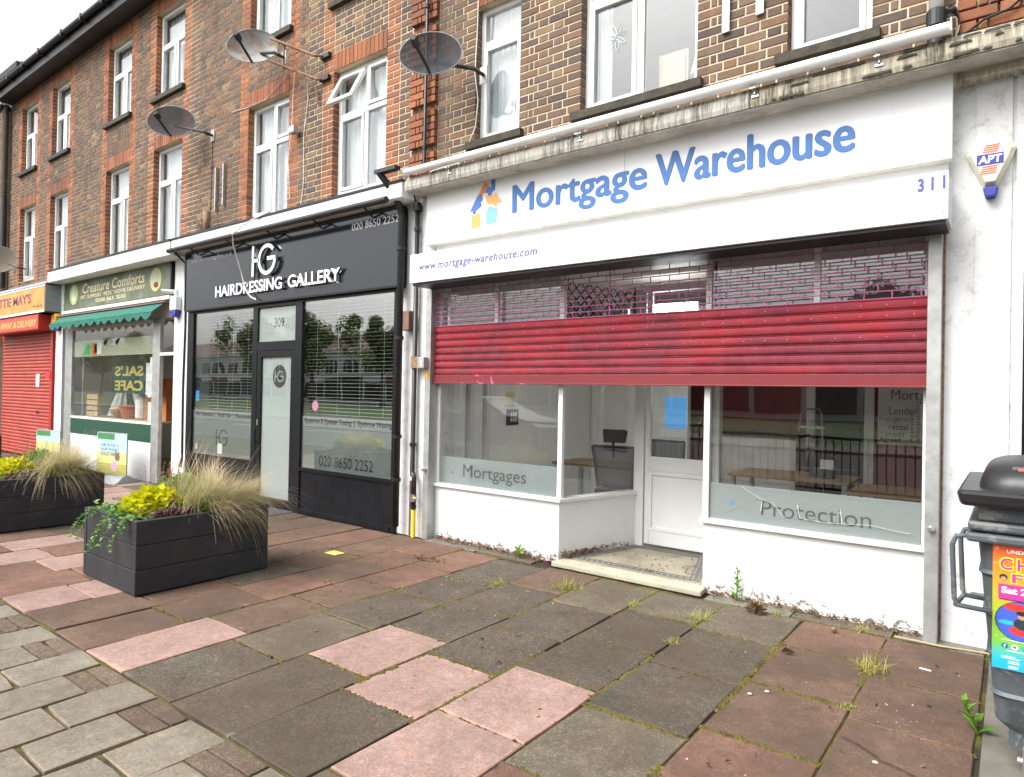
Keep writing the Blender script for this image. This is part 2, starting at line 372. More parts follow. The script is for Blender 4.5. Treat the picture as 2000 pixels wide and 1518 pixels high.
# paving
def slab(name, c1, c2, speck, sp_amt, stain=(.05, .04, .035), wet=.35, bump=.5):
    t = NT(name); v = t.coord('Position'); ro = t.coord('Object', (1, 1, 1), True)
    oi = t.n('ShaderNodeObjectInfo').outputs['Random']; K = .71
    c1, c2, speck, stain = (tuple(x * K for x in q) for q in (c1, c2, speck, stain))
    c = t.mix(t.math('MULTIPLY_ADD', oi, .7, .15), c1, c2)
    c = t.mix(t.ramp(t.noise(3.2, 6, .68, ro), [(.35, 0), (.7, .7)]), c, tuple(x * .52 for x in c1))
    c = t.mix(t.ramp(t.noise(5.5, 6, .7, v, .5), [(.5, 0), (.8, .6)]), c, (c1[0] * 1.25 + .01, c1[1] * 1.0, c1[2] * .8))
    vo = t.n('ShaderNodeTexVoronoi'); vo.inputs['Scale'].default_value = 125; t.l(v, vo.inputs['Vector'])
    wn_ = t.n('ShaderNodeTexWhiteNoise'); wn_.noise_dimensions = '3D'; t.l(vo.outputs['Position'], wn_.inputs[0])
    c = t.mix(t.math('MULTIPLY', t.ramp(wn_.outputs[0], [(.62, 0), (.95, 1)]), sp_amt), c, speck)
    c = t.mix(t.math('MULTIPLY', t.ramp(t.noise(70, 3, .7, v), [(.5, 0), (.68, 1)]), .5), c, tuple(x * .3 for x in c1))
    c = t.mix(t.ramp(t.noise(13, 5, .75, v, .3), [(.46, 0), (.70, .55)]), c, tuple(x * .5 for x in c1))
    c = t.mix(t.ramp(t.noise(19, 5, .75, ro, .3), [(.54, 0), (.76, .4)]), c, tuple(min(1, x * 1.7) for x in c2))
    gs = t.n('ShaderNodeSeparateXYZ'); t.l(t.n('ShaderNodeTexCoord').outputs['Generated'], gs.inputs[0])
    ex = t.math('MAXIMUM', t.math('ABSOLUTE', t.math('SUBTRACT', gs.outputs[0], .5)), t.math('ABSOLUTE', t.math('SUBTRACT', gs.outputs[1], .5)))
    em = t.ramp(t.math('ADD', ex, t.math('MULTIPLY', t.math('SUBTRACT', t.noise(9, 5, .7, ro), .5), .11)), [(.47, 0), (.505, 1)])
    c = t.mix(t.math('MULTIPLY', em, t.ramp(oi, [(.2, 0), (.9, .7)])), c, (c2[0] * 1.45 + .02, c2[1] * 1.2 + .008, c2[2] * 1.1 + .005))
    c = t.mix(t.math('MULTIPLY', t.ramp(t.noise(.9, 6, .68, v, .3), [(.45, 0), (.68, 1)]), min(1, wet * 1.5)), c, stain)
    c = t.mix(t.math('MULTIPLY', t.ramp(t.noise(2.7, 6, .72, v, .6), [(.52, 0), (.66, 1)]), .55), c, tuple(x * .55 for x in c1))
    vg = t.n('ShaderNodeTexVoronoi'); vg.inputs['Scale'].default_value = 7; vg.inputs['Randomness'].default_value = 1; t.l(v, vg.inputs['Vector']); sz = t.n('ShaderNodeTexWhiteNoise'); t.l(vg.outputs['Position'], sz.inputs[0])
    gm = t.math('LESS_THAN', vg.outputs['Distance'], t.math('MULTIPLY', t.ramp(sz.outputs[0], [(.55, 0), (1, 1)]), .16)); sc_ = t.n('ShaderNodeSeparateColor'); t.l(sz.outputs['Color'], sc_.inputs[0])
    c = t.mix(t.math('MULTIPLY', gm, .7), c, t.mix(t.math('GREATER_THAN', sc_.outputs[1], .6), (.03, .028, .025), (.20, .18, .155)))
    c = t.mix(t.math('MULTIPLY', t.ramp(t.noise(17, 3, .5, v), [(.70, 0), (.74, 1)]), .35), c, (.04, .034, .03))
    if name not in ('slab_pink', 'slab_grey'): c = t.mix(t.ramp(t.noise(.65, 6, .7, v, .5), [(.40, 0), (.66, .62)]), c, (.072, .050, .034))
    r = t.ramp(t.noise(1.1, 4, .62, v), [(.45, .92), (.75, .62)])
    t.bsdf(c, r, 0, .35, t.noise(140, 4, .7, v), bump, .006)
slab('slab_dark', (.108, .088, .064), (.160, .133, .100), (.36, .33, .28), .5, (.058, .048, .030), .45)
slab('slab_olive', (.185, .158, .115), (.225, .192, .14), (.38, .35, .27), .6, (.085, .072, .04), .35)
slab('slab_pink', (.43, .285, .245), (.53, .35, .30), (.62, .5, .45), .35, (.2, .11, .09), .3)
slab('slab_red', (.275, .142, .098), (.36, .195, .138), (.42, .27, .22), .4, (.085, .05, .036), .6)
slab('slab_brown', (.215, .132, .092), (.265, .16, .112), (.38, .27, .22), .4, (.075, .05, .036), .6)
slab('slab_grey', (.285, .250, .190), (.335, .298, .235), (.44, .40, .33), .35, (.13, .105, .075), .4)
slab('rib_block', (.20, .145, .105), (.25, .18, .13), (.46, .36, .28), .7, (.09, .07, .05), .3, .9)
t = NT('joint_dirt'); v = t.coord('Position')
c = t.mix(t.ramp(t.noise(2.4, 4, .6, v), [(.42, 0), (.58, 1)]), (.045, .038, .028), (.13, .125, .03)); c = t.mix(t.ramp(t.noise(26, 5, .7, v), [(.4, 0), (.7, .7)]), c, (.035, .028, .02))
t.bsdf(c, .95, 0, .2, t.noise(70, 5, .7, v), .9, .01)
# mosaic of the entrance
t = NT('mosaic'); v = t.coord('Position'); vo = t.n('ShaderNodeTexVoronoi'); vo.inputs['Scale'].default_value = 55; vo.feature = 'DISTANCE_TO_EDGE'; t.l(v, vo.inputs['Vector'])
c = t.mix(t.ramp(vo.outputs['Distance'], [(.02, 1), (.09, 0)]), t.mix(t.noise(30, 3, vec=v), (.38, .345, .26), (.28, .25, .185)), (.10, .085, .065)); c = t.mix(t.ramp(t.noise(3, 5, .7, v), [(.42, 0), (.72, .75)]), c, (.12, .09, .06))
t.bsdf(c, .6, 0, .4, vo.outputs['Distance'], .3, .004)
simple('tile_dark', (.10, .11, .12), .5)
# timber, bin
t = NT('timber_black'); v = t.coord('Object', (3, 3, 40)); v2 = t.coord('Position'); n = t.noise(2, 5, .65, v)
t.bsdf(t.mix(t.ramp(t.noise(3.5, 6, .72, v2), [(.5, 0), (.8, .5)]), t.mix(n, (.011, .012, .015), (.040, .042, .048)), (.075, .068, .058)), t.ramp(t.noise(5, 3, vec=v2), [(.3, .5), (.7, .75)]), 0, .4, n, .35, .004)
t = NT('bin_grey'); v = t.coord('Position'); n = t.noise(4.5, 6, .75, v, .4); n2 = t.noise(40, 3, vec=v)
c = t.mix(t.ramp(n, [(.55, 0), (.60, .8)]), t.mix(t.noise(1.5, 3, vec=v), (.066, .080, .090), (.092, .106, .116)), (.22, .22, .21)); t.bsdf(c, .5, 0, .45, n2, .12, .003)
# plants
def leafmat(name, a, b, tr=.3, rough=.5):
    t = NT(name); at = t.n('ShaderNodeAttribute'); at.attribute_name = 'col'; s_ = t.n('ShaderNodeSeparateColor'); t.l(at.outputs['Color'], s_.inputs[0])
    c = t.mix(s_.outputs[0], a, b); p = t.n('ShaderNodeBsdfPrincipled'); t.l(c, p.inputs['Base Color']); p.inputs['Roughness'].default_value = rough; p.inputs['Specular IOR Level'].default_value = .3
    tl = t.n('ShaderNodeBsdfTranslucent'); t.l(c, tl.inputs[0]); mx = t.n('ShaderNodeMixShader'); mx.inputs[0].default_value = tr
    t.l(p.outputs[0], mx.inputs[1]); t.l(tl.outputs[0], mx.inputs[2]); t.l(mx.outputs[0], t.out.inputs[0])
leafmat('grass_blond', (.25, .30, .06), (.72, .59, .40), .5); leafmat('leaf_gold', (.40, .46, .012), (.74, .70, .02), .45); leafmat('leaf_green', (.08, .22, .025), (.22, .44, .08), .4); leafmat('leaf_purple', (.06, .02, .03), (.20, .11, .12))
leafmat('leaf_ivy', (.10, .24, .05), (.26, .40, .14)); leafmat('flower_stalk', (.35, .12, .10), (.60, .50, .20)); leafmat('grass_green', (.16, .22, .03), (.42, .42, .10)); leafmat('weed', (.08, .20, .02), (.22, .38, .05)); leafmat('grass_dry', (.42, .33, .14), (.40, .38, .08)); leafmat('dead_leaf', (.07, .04, .02), (.30, .18, .09)); leafmat('tree_leaf', (.07, .11, .03), (.20, .23, .07), .4)
simple('bark', (.10, .075, .05), .9)
simple('awning', (.006, .12, .085), .8, var=.12, bump=.3)
t = NT('pet_sign'); v = t.coord('Position'); n = t.noise(1.6, 5, .65, v); n2 = t.noise(6, 5, .7, v)
c = t.ramp(n, [(.30, (.05, .075, .03)), (.48, (.12, .14, .07)), (.62, (.19, .22, .19)), (.8, (.13, .15, .07))]); t.bsdf(t.mix(t.ramp(n2, [(.5, 0), (.8, .5)]), c, (.07, .11, .05)), .4)
t = NT('orange_board'); v = t.coord('Position'); t.bsdf(t.mix(t.ramp(t.noise(2.5, 4, vec=v), [(.4, 0), (.7, 1)]), (.60, .24, .035), (.70, .38, .10)), .4)
t = NT('dish_stained'); v = t.coord('Position'); c = t.mix(t.ramp(t.noise(4.5, 5, .7, v, .4), [(.45, 0), (.62, 1)]), (.26, .27, .27), (.20, .11, .04)); t.bsdf(c, .6)
t = NT('lamp_lit'); e = t.n('ShaderNodeEmission'); e.inputs[0].default_value = (1, .98, .94, 1); e.inputs[1].default_value = 15.0; t.l(e.outputs[0], t.out.inputs[0])
t = NT('streak_film'); d = t.n('ShaderNodeBsdfDiffuse'); d.inputs[0].default_value = (.012, .012, .014, 1); tr = t.n('ShaderNodeBsdfTransparent'); mx = t.n('ShaderNodeMixShader')
t.l(t.math('MULTIPLY', t.ramp(t.noise(40, 4, .7, t.coord('Position')), [(.3, .1), (.7, .8)]), .5), mx.inputs[0]); t.l(tr.outputs[0], mx.inputs[1]); t.l(d.outputs[0], mx.inputs[2]); t.l(mx.outputs[0], t.out.inputs[0])
t = NT('moss'); v = t.coord('Position'); c = t.mix(t.ramp(t.noise(6, 5, .7, v), [(.35, 0), (.65, 1)]), (.060, .045, .020), (.155, .135, .026)); c = t.mix(t.ramp(t.noise(60, 4, .7, v), [(.4, 0), (.75, .7)]), c, (.05, .055, .014)); t.bsdf(c, .95, 0, .2, t.noise(150, 4, .7, v), .9, .004)
# ================================================================ GROUND
g = MB().box(-220, 220, -220, 220, -.5, -.13); g.build('ground', 'asphalt', kind='structure', world_origin=(0, 0, -.13))
MB().box(-160, 120, -12.5, -1.62, -.125, -.10).build('road', 'asphalt', kind='structure')
rl = thing('road_marking', 'white dashed line along the middle of the road, mirrored in the shop windows', 'marking', (-10, -7, -.096))
for i in range(14):
    lm2 = MB().box(-60 + i * 6, -57 + i * 6, -7.05, -6.95, -.0995, -.096); lm2.build('dash', 'line_white', rl)
k = MB()
for i in range(60): k.box(-40 + i * .92, -40 + i * .92 + .91, -1.62, -1.47, -.12, .0)
k.build('kerb', 'concrete', kind='structure', bevel=.015)
MB().box(-160, 120, -16, -12.5, -.125, .0).build('far_pavement', 'concrete', kind='structure')
MB().box(-160, 120, -44, -16, -.125, .01).build('green', simple('verge', (.06, .10, .03), .95, var=.3).m, kind='structure')

pave = thing('pavement', 'pavement of mixed red, pink and dark concrete slabs', None, (0, 0, 0), kind='structure')
MB().box(-40, 16, -1.47, 5.62, -.10, -.013).build('bedding', 'joint_dirt', pave)
# concrete strip on the right
cs = MB().box(-.10, 9, -1.46, 5.30, -.012, .003); cs.build('concrete_strip', 'concrete', pave)
SR = random.Random(21)
def slab_mesh(w, l, h=.05, b=.005, j=.003):
    """slab with slightly wandering edges and worn corners"""
    P = []
    for (x, y) in ((-1, -1), (0, -1), (1, -1), (1, 0), (1, 1), (0, 1), (-1, 1), (-1, 0)):
        px, py_ = x * w / 2, y * l / 2; k = SR.uniform(0, .012) if (x and y and SR.random() < .35) else 0
        P.append((px - x * (abs(SR.gauss(0, j)) + k), py_ - y * (abs(SR.gauss(0, j)) + k)))
    n = 8; top = [(p[0] * (1 - 2 * b / w), p[1] * (1 - 2 * b / l), SR.uniform(-.001, .001)) for p in P]
    vs_ = top + [(p[0], p[1], -b * .8) for p in P] + [(p[0], p[1], -h) for p in P]
    fs = [tuple(range(n))] + [(n + i, n + (i + 1) % n, (i + 1) % n, i) for i in range(n)] + [(2 * n + i, 2 * n + (i + 1) % n, n + (i + 1) % n, n + i) for i in range(n)]
    me = bpy.data.meshes.new('slab'); me.from_pydata(vs_, [], fs); return me
def add_slab(x0, x1, y0, y1, mat, name='slab', gap=.0045, z=0, tilt=.006):
    me = slab_mesh(x1 - x0 - 2 * gap, y1 - y0 - 2 * gap, .05, .005 if x1 - x0 > .4 else .004, .003 if x1 - x0 > .4 else .0015); me.materials.append(MAT[mat])
    return piece(name, me, ((x0 + x1) / 2, (y0 + y1) / 2, z + random.uniform(-.004, .004)), pave,
                 (random.uniform(-tilt, tilt), random.uniform(-tilt, tilt), random.uniform(-.005, .005)))
D, O_, P_, R_, B_ = 'slab_dark', 'slab_olive', 'slab_pink', 'slab_red', 'slab_brown'
cols = {  # hand-laid columns: x0, x1, joints, colours
 0: (-.66, -.12, [1.66, 2.3, 3.0, 3.70, 4.36, 5.12], [R_, R_, B_, B_, B_]),
 1: (-1.2, -.66, [1.66, 2.5, 3.16, 3.84, 4.54, 5.14], [R_, R_, B_, B_, R_]),
 2: (-1.76, -1.2, [1.66, 2.3, 3.0, 3.72, 4.46, 5.13], [R_, O_, D, 'slab_dark', O_]),
 3: (-2.31, -1.76, [1.66, 1.8, 2.47, 3.15, 3.84, 4.52, 5.10], [O_, P_, P_, D, D, O_]),
 4: (-2.86, -2.31, [1.66, 2.31, 2.97, 3.64, 4.32, 5.08], [D, P_, D, D, O_]),
 5: (-3.405, -2.86, [1.66, 2.48, 3.15, 3.84, 4.47, 5.12], [D, P_, D, D, B_]),
 6: (-3.965, -3.405, [1.66, 2.32, 3.0, 3.68, 4.3, 5.05], [D, O_, D, D, D]),
 7: (-4.47, -3.965, [1.66, 2.44, 3.1, 3.74, 4.4, 5.1], [P_, B_, B_, R_, R_]),
 8: (-4.97, -4.47, [1.66, 2.29, 2.92, 3.52, 4.1, 4.62, 5.2], [B_, B_, R_, B_, R_, R_]),
 9: (-5.5, -4.97, [1.66, 2.35, 2.98, 3.6, 4.25, 5.18], [B_, B_, D, B_, B_]),
 10: (-6.03, -5.5, [1.66, 2.1, 2.7, 3.3, 3.95, 4.55, 5.16], [P_, P_, R_, B_, B_, R_]),
 11: (-6.56, -6.03, [1.66, 2.3, 2.95, 3.6, 4.2, 5.16], [R_, R_, R_, B_, B_]),
 12: (-7.09, -6.56, [1.66, 2.2, 2.8, 3.45, 4.05, 5.16], [R_, P_, B_, R_, B_]),
 13: (-7.62, -7.09, [1.66, 2.4, 3.0, 3.65, 4.3, 5.16], [P_, R_, D, B_, D]),
 14: (-8.15, -7.62, [1.66, 2.2, 2.85, 3.5, 4.1, 5.16], [R_, P_, D, B_, D]),
}
for i in range(15, 34):
    x1 = -8.15 - (i - 15) * .53; js = [1.66]; off = random.uniform(.35, .65)
    while js[-1] + off < 5.0: js.append(js[-1] + off); off = .64
    js.append(5.16); cols[i] = (x1 - .53, x1, js, [random.choice([R_, R_, B_, B_, P_, D]) for _ in js])
for i, (x0, x1, js, cc) in cols.items():
    for a, b, c in zip(js, js[1:], cc): add_slab(x0, x1, a, b, c)
# grey strip by the road: staggered small slabs and ribbed blocks
W = .332
for i in range(42):
    x1 = .156 - i * W; x0 = x1 - W; y = 1.652; first = (i % 2 == 0)
    if first: # ribbed half block
        for q in range(2): add_slab(x0, x1, y - .206 + q * .103, y - .206 + (q + 1) * .103, 'rib_block', 'ribbed_block', .004, -.003)
        y -= .206
    while y > -.9:
        if y < .55 and random.random() < .25:
            add_slab(x0, x1, y - .206, y, 'slab_grey', 'slab', .007); y -= .206; continue
        add_slab(x0, x1, y - .412, y, 'slab_grey', 'slab', .007, 0, .005); y -= .412
# strip of mortar and old kerb stones at the foot of the shop fronts
for a, b, yy in ((-5.05, -3.62, 5.16), (-.62, -.12, 5.17), (-1.95, -.64, 5.17)):
    n_ = max(1, round((b - a) / .62))
    for q in range(n_): add_slab(a + (b - a) / n_ * q, a + (b - a) / n_ * (q + 1), yy - .03, 5.40, 'slab_olive' if q % 2 else 'concrete', 'edging_stone', .004, .004, .01)

# ================================================================ BUILDINGS
WY = 5.32; CH = .0786; JT = .0140
def bmesh_brick(w, h, d=.10, b=.004):
    bm = bmesh.new(); bmesh.ops.create_cube(bm, size=1)
    for v_ in bm.verts: v_.co = Vector((v_.co.x * w, (v_.co.y + .5) * d, v_.co.z * h))
    bmesh.ops.bevel(bm, geom=[e for e in bm.edges if all(v_.co.y < 1e-4 for v_ in e.verts)], offset=b, segments=1, affect='EDGES')
    bmesh.ops.delete(bm, geom=[f for f in bm.faces if f.normal.y > .9], context='FACES_ONLY')
    me = bpy.data.meshes.new('brick'); bm.to_mesh(me); bm.free(); me.materials.append(MAT['brick_single']); return me
BR = {}
BROWN = [((.145, .098, .078), 3), ((.185, .112, .075), 4), ((.205, .118, .074), 3), ((.172, .118, .082), 4), ((.24, .165, .098), 1.8), ((.112, .085, .074), 2.6), ((.225, .118, .070), 1)]
RED = [((.35, .132, .062), 3), ((.30, .112, .056), 3), ((.39, .155, .074), 3), ((.24, .10, .06), 1.5)]
def pick(pal): 
    c = random.choices([p[0] for p in pal], [p[1] for p in pal])[0]; k = random.uniform(.82, 1.18); return tuple(x * k for x in c)
def proj(p):
    d = Vector(p) - CAM; z = d.dot(fw)
    return (1000 + 1292.3 * d.dot(r2) / z, 759 - 1292.3 * d.dot(u2) / z, z) if z > 0 else (-9, -9, -1)
def run(xa, xb, par):
    w = xb - xa; S, H, C = .2155, .1025, .046; g_ = JT; out = []
    if w < .05: return out
    if w < .30:
        if par: h_ = (w - g_) / 2; return [(xa, xa + h_), (xa + h_ + g_, xb)]
        return [(xa, xb)]
    x = xa; seq = []
    if par: seq = [H, C]
    turn = 0
    while x < xb - .02:
        if seq: L = seq.pop(0)
        else: L = S if turn == 0 else H; turn = 1 - turn
        e = min(x + L, xb)
        if xb - e < .05: e = xb
        out.append((x, e)); x = e + g_
    return out
def brick_wall(house, x0, x1, z0, z1, opens, reds=(), lintels=(), baskets=(), single=300, piers=(), y=WY):
    cand = []
    def put(xa, xb, za, zb, pal, yy=y, depth=.10):
        cand.append((xa, xb, za, zb, pick(pal), yy + random.uniform(-.0015, .002)))
    zref = 5.70; i0 = math.floor((z0 - zref) / CH); i1 = math.ceil((z1 - zref) / CH)
    for i in range(i0, i1):
        za = zref + i * CH + JT / 2; zb = za + CH - JT; zm = (za + zb) / 2; ed = {x0, x1}; blk = []
        for (a, b, c, d) in list(opens) + list(lintels) + list(baskets):
            if c < zm < d: blk.append((a, b)); ed |= {a, b}
        for (a, b) in list(reds) + list(piers): ed |= {a, b}
        ed = sorted(e for e in ed if x0 <= e <= x1)
        for a, b in zip(ed, ed[1:]):
            m_ = (a + b) / 2
            if b - a < .03 or any(p <= m_ <= q for p, q in blk): continue
            isred = any(p <= m_ <= q for p, q in reds); pier = any(p <= m_ <= q for p, q in piers)
            hj = JT / 2
            a2 = a + (0 if any(abs(a - q) < 1e-5 for _, q in blk) else hj); b2 = b - (0 if any(abs(b - p) < 1e-5 for p, _ in blk) else hj)
            if pier:
                ph = (i - i0) % 6
                for xa, xb in run(a2, b2, i % 2): put(xa, xb, za, zb, RED if ph else BROWN, y - .05 if ph else y - .004)
                continue
            for xa, xb in run(a2, b2, i % 2): put(xa, xb, za, zb, RED if isred else BROWN)
    for (a, b, c, d) in lintels:
        n_ = round((b - a) / .0755); p_ = (b - a) / n_
        for q in range(n_): put(a + q * p_ + .003, a + (q + 1) * p_ - .003, c + .002, d - .006, RED, y - .003)
    for (a, b, c, d) in baskets:
        nx = max(1, round((b - a) / .236)); nz = max(1, round((d - c) / .236)); px = (b - a) / nx; pz = (d - c) / nz
        for i in range(nx):
            for j in range(nz):
                X = a + i * px; Z = c + j * pz
                for q in range(3):
                    if (i + j) % 2: put(X + q * px / 3 + .006, X + (q + 1) * px / 3 - .006, Z + .006, Z + pz - .006, BROWN)
                    else: put(X + .006, X + px - .006, Z + q * pz / 3 + .006, Z + (q + 1) * pz / 3 - .006, BROWN)
    def key(c):
        P = proj(((c[0] + c[1]) / 2, y, (c[2] + c[3]) / 2)); inside = -5 < P[0] < 2005 and -5 < P[1] < 1523
        return (0 if inside else 1, P[2] if P[2] > 0 else 99)
    cand.sort(key=key)
    nearby = cand[:single]; rest = cand[single:]
    for xa, xb, za, zb, c, yy in nearby:
        w = round(xb - xa, 3); h = round(zb - za, 3); k_ = (w, h)
        if k_ not in BR: BR[k_] = bmesh_brick(w, h)
        piece('brick', BR[k_], ((xa + xb) / 2, yy, (za + zb) / 2), house, color=c)
    if rest:
        mb = MB()
        for xa, xb, za, zb, c, yy in rest:
            mb.cur = c; n = len(mb.v); mb.v += [(xa, yy, za), (xb, yy, za), (xb, yy, zb), (xa, yy, zb), (xa, y + .1, za), (xb, y + .1, za), (xb, y + .1, zb), (xa, y + .1, zb)]
            for q in ((0, 1, 2, 3), (1, 5, 6, 2), (4, 0, 3, 7), (3, 2, 6, 7), (4, 5, 1, 0)): mb.f.append(tuple(n + i for i in q)); mb.c.append(c)
        mb.build('brickwork', 'brick_joined', house, kind='stuff', fix=False)
    # mortar core with the openings cut out
    xs = sorted({x0, x1} | {v_ for o in opens for v_ in (o[0] - .006, o[1] + .006)}); zs = sorted({z0, z1} | {v_ for o in opens for v_ in o[2:]})
    mb = MB()
    for a, b in zip(xs, xs[1:]):
        if b - a < 1e-4: continue
        start = None
        for c, d in zip(zs, zs[1:]):
            hole = any(o[0] - .007 <= a and b <= o[1] + .007 and o[2] <= (c + d) / 2 <= o[3] for o in opens)
            if not hole and start is None: start = c
            if hole and start is not None: mb.box(a, b, y + .006, y + .30, start, c); start = None
        if start is not None: mb.box(a, b, y + .006, y + .30, start, z1)
    mb.build('wall', 'mortar', house)

def window(house, x0, x1, z0, z1, tr=None, mull=None, lower=None, sill=True, open_left=False, blind='net', glassm='glass_upper', sillm='sill_concrete', top_only_mull=None):
    """white window: outer frame, transom at tr, mullion at mull; panes, casements and blind as pieces"""
    F = .055; y0, y1 = WY + .09, WY + .155; fr = MB()
    fr.box(x0, x0 + F, y0, y1, z0, z1).box(x1 - F, x1, y0, y1, z0, z1).box(x0 + F, x1 - F, y0, y1, z0, z0 + F).box(x0 + F, x1 - F, y0, y1, z1 - F, z1)
    zz = [z0 + F, z1 - F]; xx = [x0 + F, x1 - F]
    if tr: fr.box(x0 + F, x1 - F, y0 + .002, y1 - .002, tr - .035, tr + .035)
    rows = [(zz[0], tr - .035), (tr + .035, zz[1])] if tr else [(zz[0], zz[1])]
    cells = []
    for ri, (c, d) in enumerate(rows):
        if mull and not (tr and top_only_mull == 'low' and ri == 1):
            fr.box(mull - .035, mull + .035, y0 + .004, y1 - .004, c, d); cells += [(xx[0], mull - .035, c, d, ri, 0), (mull + .035, xx[1], c, d, ri, 1)]
        else: cells.append((xx[0], xx[1], c, d, ri, 0))
    w = fr.build('window', 'upvc', house, bevel=.006)
    for (a, b, c, d, ri, ci) in cells:
        cs_ = .042; cm = MB()
        if open_left and ri == 1 and ci == 0:
            # top-hung sash pushed outwards
            L = d - c; A = radians(27); ty = lambda s_, o=0: y0 - .012 - sin(A) * s_ - cos(A) * o; tz = lambda s_, o=0: d - cos(A) * s_ + sin(A) * o
            def q8(xa, xb, s0, s1): return [(xa, ty(s1), tz(s1)), (xb, ty(s1), tz(s1)), (xb, ty(s1, -.04), tz(s1, -.04)), (xa, ty(s1, -.04), tz(s1, -.04)), (xa, ty(s0), tz(s0)), (xb, ty(s0), tz(s0)), (xb, ty(s0, -.04), tz(s0, -.04)), (xa, ty(s0, -.04), tz(s0, -.04))]
            cm.hexa(q8(a - .02, a + .045, 0, L)).hexa(q8(b - .045, b + .02, 0, L)).hexa(q8(a + .045, b - .045, 0, .06)).hexa(q8(a + .045, b - .045, L - .06, L))
            cm.build('casement', 'upvc', w)
            def g8(xa, xb, s0, s1): return [(xa, ty(s1, -.018), tz(s1, -.018)), (xb, ty(s1, -.018), tz(s1, -.018)), (xb, ty(s1, -.024), tz(s1, -.024)), (xa, ty(s1, -.024), tz(s1, -.024)), (xa, ty(s0, -.018), tz(s0, -.018)), (xb, ty(s0, -.018), tz(s0, -.018)), (xb, ty(s0, -.024), tz(s0, -.024)), (xa, ty(s0, -.024), tz(s0, -.024))]
            MB().hexa(g8(a + .046, b - .046, .06, L - .06)).build('pane', glassm, w); continue
        if (ri + ci) % 2 == 0:
            cm.box(a, a + cs_, y0 - .014, y1 - .02, c, d).box(b - cs_, b, y0 - .014, y1 - .02, c, d).box(a + cs_, b - cs_, y0 - .014, y1 - .02, c, c + cs_).box(a + cs_, b - cs_, y0 - .014, y1 - .02, d - cs_, d)
            cm.build('casement', 'upvc', w, bevel=.005); a += cs_; b -= cs_; c += cs_; d -= cs_
        MB().box(a, b, y0 + .022, y0 + .028, c, d).build('pane', glassm, w)
    if blind == 'net':
        mb = MB(); n_ = 24; yb = y1 + .06
        pts = [(x0 + .03 + (x1 - x0 - .06) * i / n_, yb + .018 * sin(i * 1.9)) for i in range(n_ + 1)]
        for (p, q) in zip(pts, pts[1:]): mb.face([(p[0], p[1], z0 + .03), (q[0], q[1], z0 + .03), (q[0], q[1], z1 - .04), (p[0], p[1], z1 - .04)])
        mb.build('curtain', 'net', w, smooth=True)
    elif blind == 'half':
        mb = MB()
        for a, b in ((x0 + .03, x0 + .20), ):
            pts = [(a + (b - a) * i / 6, y1 + .08 + .02 * sin(i * 2.2)) for i in range(7)]
            for (p, q) in zip(pts, pts[1:]): mb.face([(p[0], p[1], z0 + .03), (q[0], q[1], z0 + .03), (q[0], q[1], z1 - .04), (p[0], p[1], z1 - .04)])
        mb.build('curtain', 'net', w, smooth=True)
    if sill: MB().box(x0 - .085, x1 + .06, WY - .06, y0 + .02, z0 - .075, z0 + .004).build('sill', sillm, w, bevel=.006)
    return w

LB1, LT1 = 5.70, 5.70 + 3 * CH; LB2 = 5.70 + 30 * CH; LT2 = LB2 + 3 * CH; EZ = 8.335
B1Z = 3.98; S2 = 6.58
def room(house, x0, x1, z0, z1, y0, y1, mat, name='room_shell', floor='carpet'):
    mb = MB(); mb.box(x0, x1, y1, y1 + .05, z0, z1).box(x0 - .05, x0, y0, y1, z0, z1).box(x1, x1 + .05, y0, y1, z0, z1).box(x0, x1, y0, y1, z1, z1 + .05)
    mb.build(name, mat, house); MB().box(x0, x1, y0, y1, z0 - .05, z0).build('floor', floor, house)
def eaves(house, x0, x1):
    m_ = MB(); m_.box(x0, x1, 5.02, WY + .02, EZ, EZ + .03); m_.box(x0, x1, 4.99, 5.02, EZ - .03, EZ + .21); m_.build('soffit', 'eave_black', house)
    gp = [(4.985 - .06 + .06 * cos(a), EZ + .20 + .06 * sin(a)) for a in [pi + i * pi / 10 for i in range(11)]]; gi = [(4.985 - .06 + .052 * cos(a), EZ + .203 + .052 * sin(a)) for a in [pi + i * pi / 10 for i in range(11)]]
    MB().xprof(gp + gi[::-1], x0, x1).build('gutter', 'eave_black', house)
    brk = MB(); x = x0 + .3
    while x < x1: brk.box(x, x + .05, 4.86, 4.99, EZ + .12, EZ + .24); x += .95
    brk.build('gutter_joint', 'eave_black', house)
    MB().hexa([(x0, 4.93, EZ + .19), (x1, 4.93, EZ + .19), (x1, 9.5, EZ + 2.6), (x0, 9.5, EZ + 2.6), (x0, 4.93, EZ + .24), (x1, 4.93, EZ + .24), (x1, 9.5, EZ + 2.65), (x0, 9.5, EZ + 2.65)]).build('roof', 'sand_brick', house)

# ---- no. 311 (estate office) ------------------------------------------------
h311 = thing('shop_building', 'brown brick building above the red half-open shutter of the white-signed office', 'building', (-2.7, 5.5, 0), 'terrace of shops')
op = [(-4.60, -4.01, 4.22, LB1), (-3.29, -2.15, 4.22, LB1), (-1.42, -.84, 4.22, LB1), (-4.60, -4.01, S2 - .04, LB2), (-3.29, -2.15, S2 - .04, LB2), (-1.42, -.84, S2 - .04, LB2)]
li = [(o[0], o[1], o[3], o[3] + 3 * CH) for o in op]
brick_wall(h311, -5.57, .10, 3.86, EZ, op, lintels=li, piers=[(-5.555, -5.14), (-.33, .10)], single=300)
for k_, (a, b, c, d) in enumerate(op):
    low = c < 5
    window(h311, a, b, c + .04, d, tr=(5.32 if low else 7.66), mull=((a + b) / 2 if b - a > .8 else None), blind=('half' if k_ == 1 else ('none' if k_ == 2 else 'net')), glassm='glass_upper')
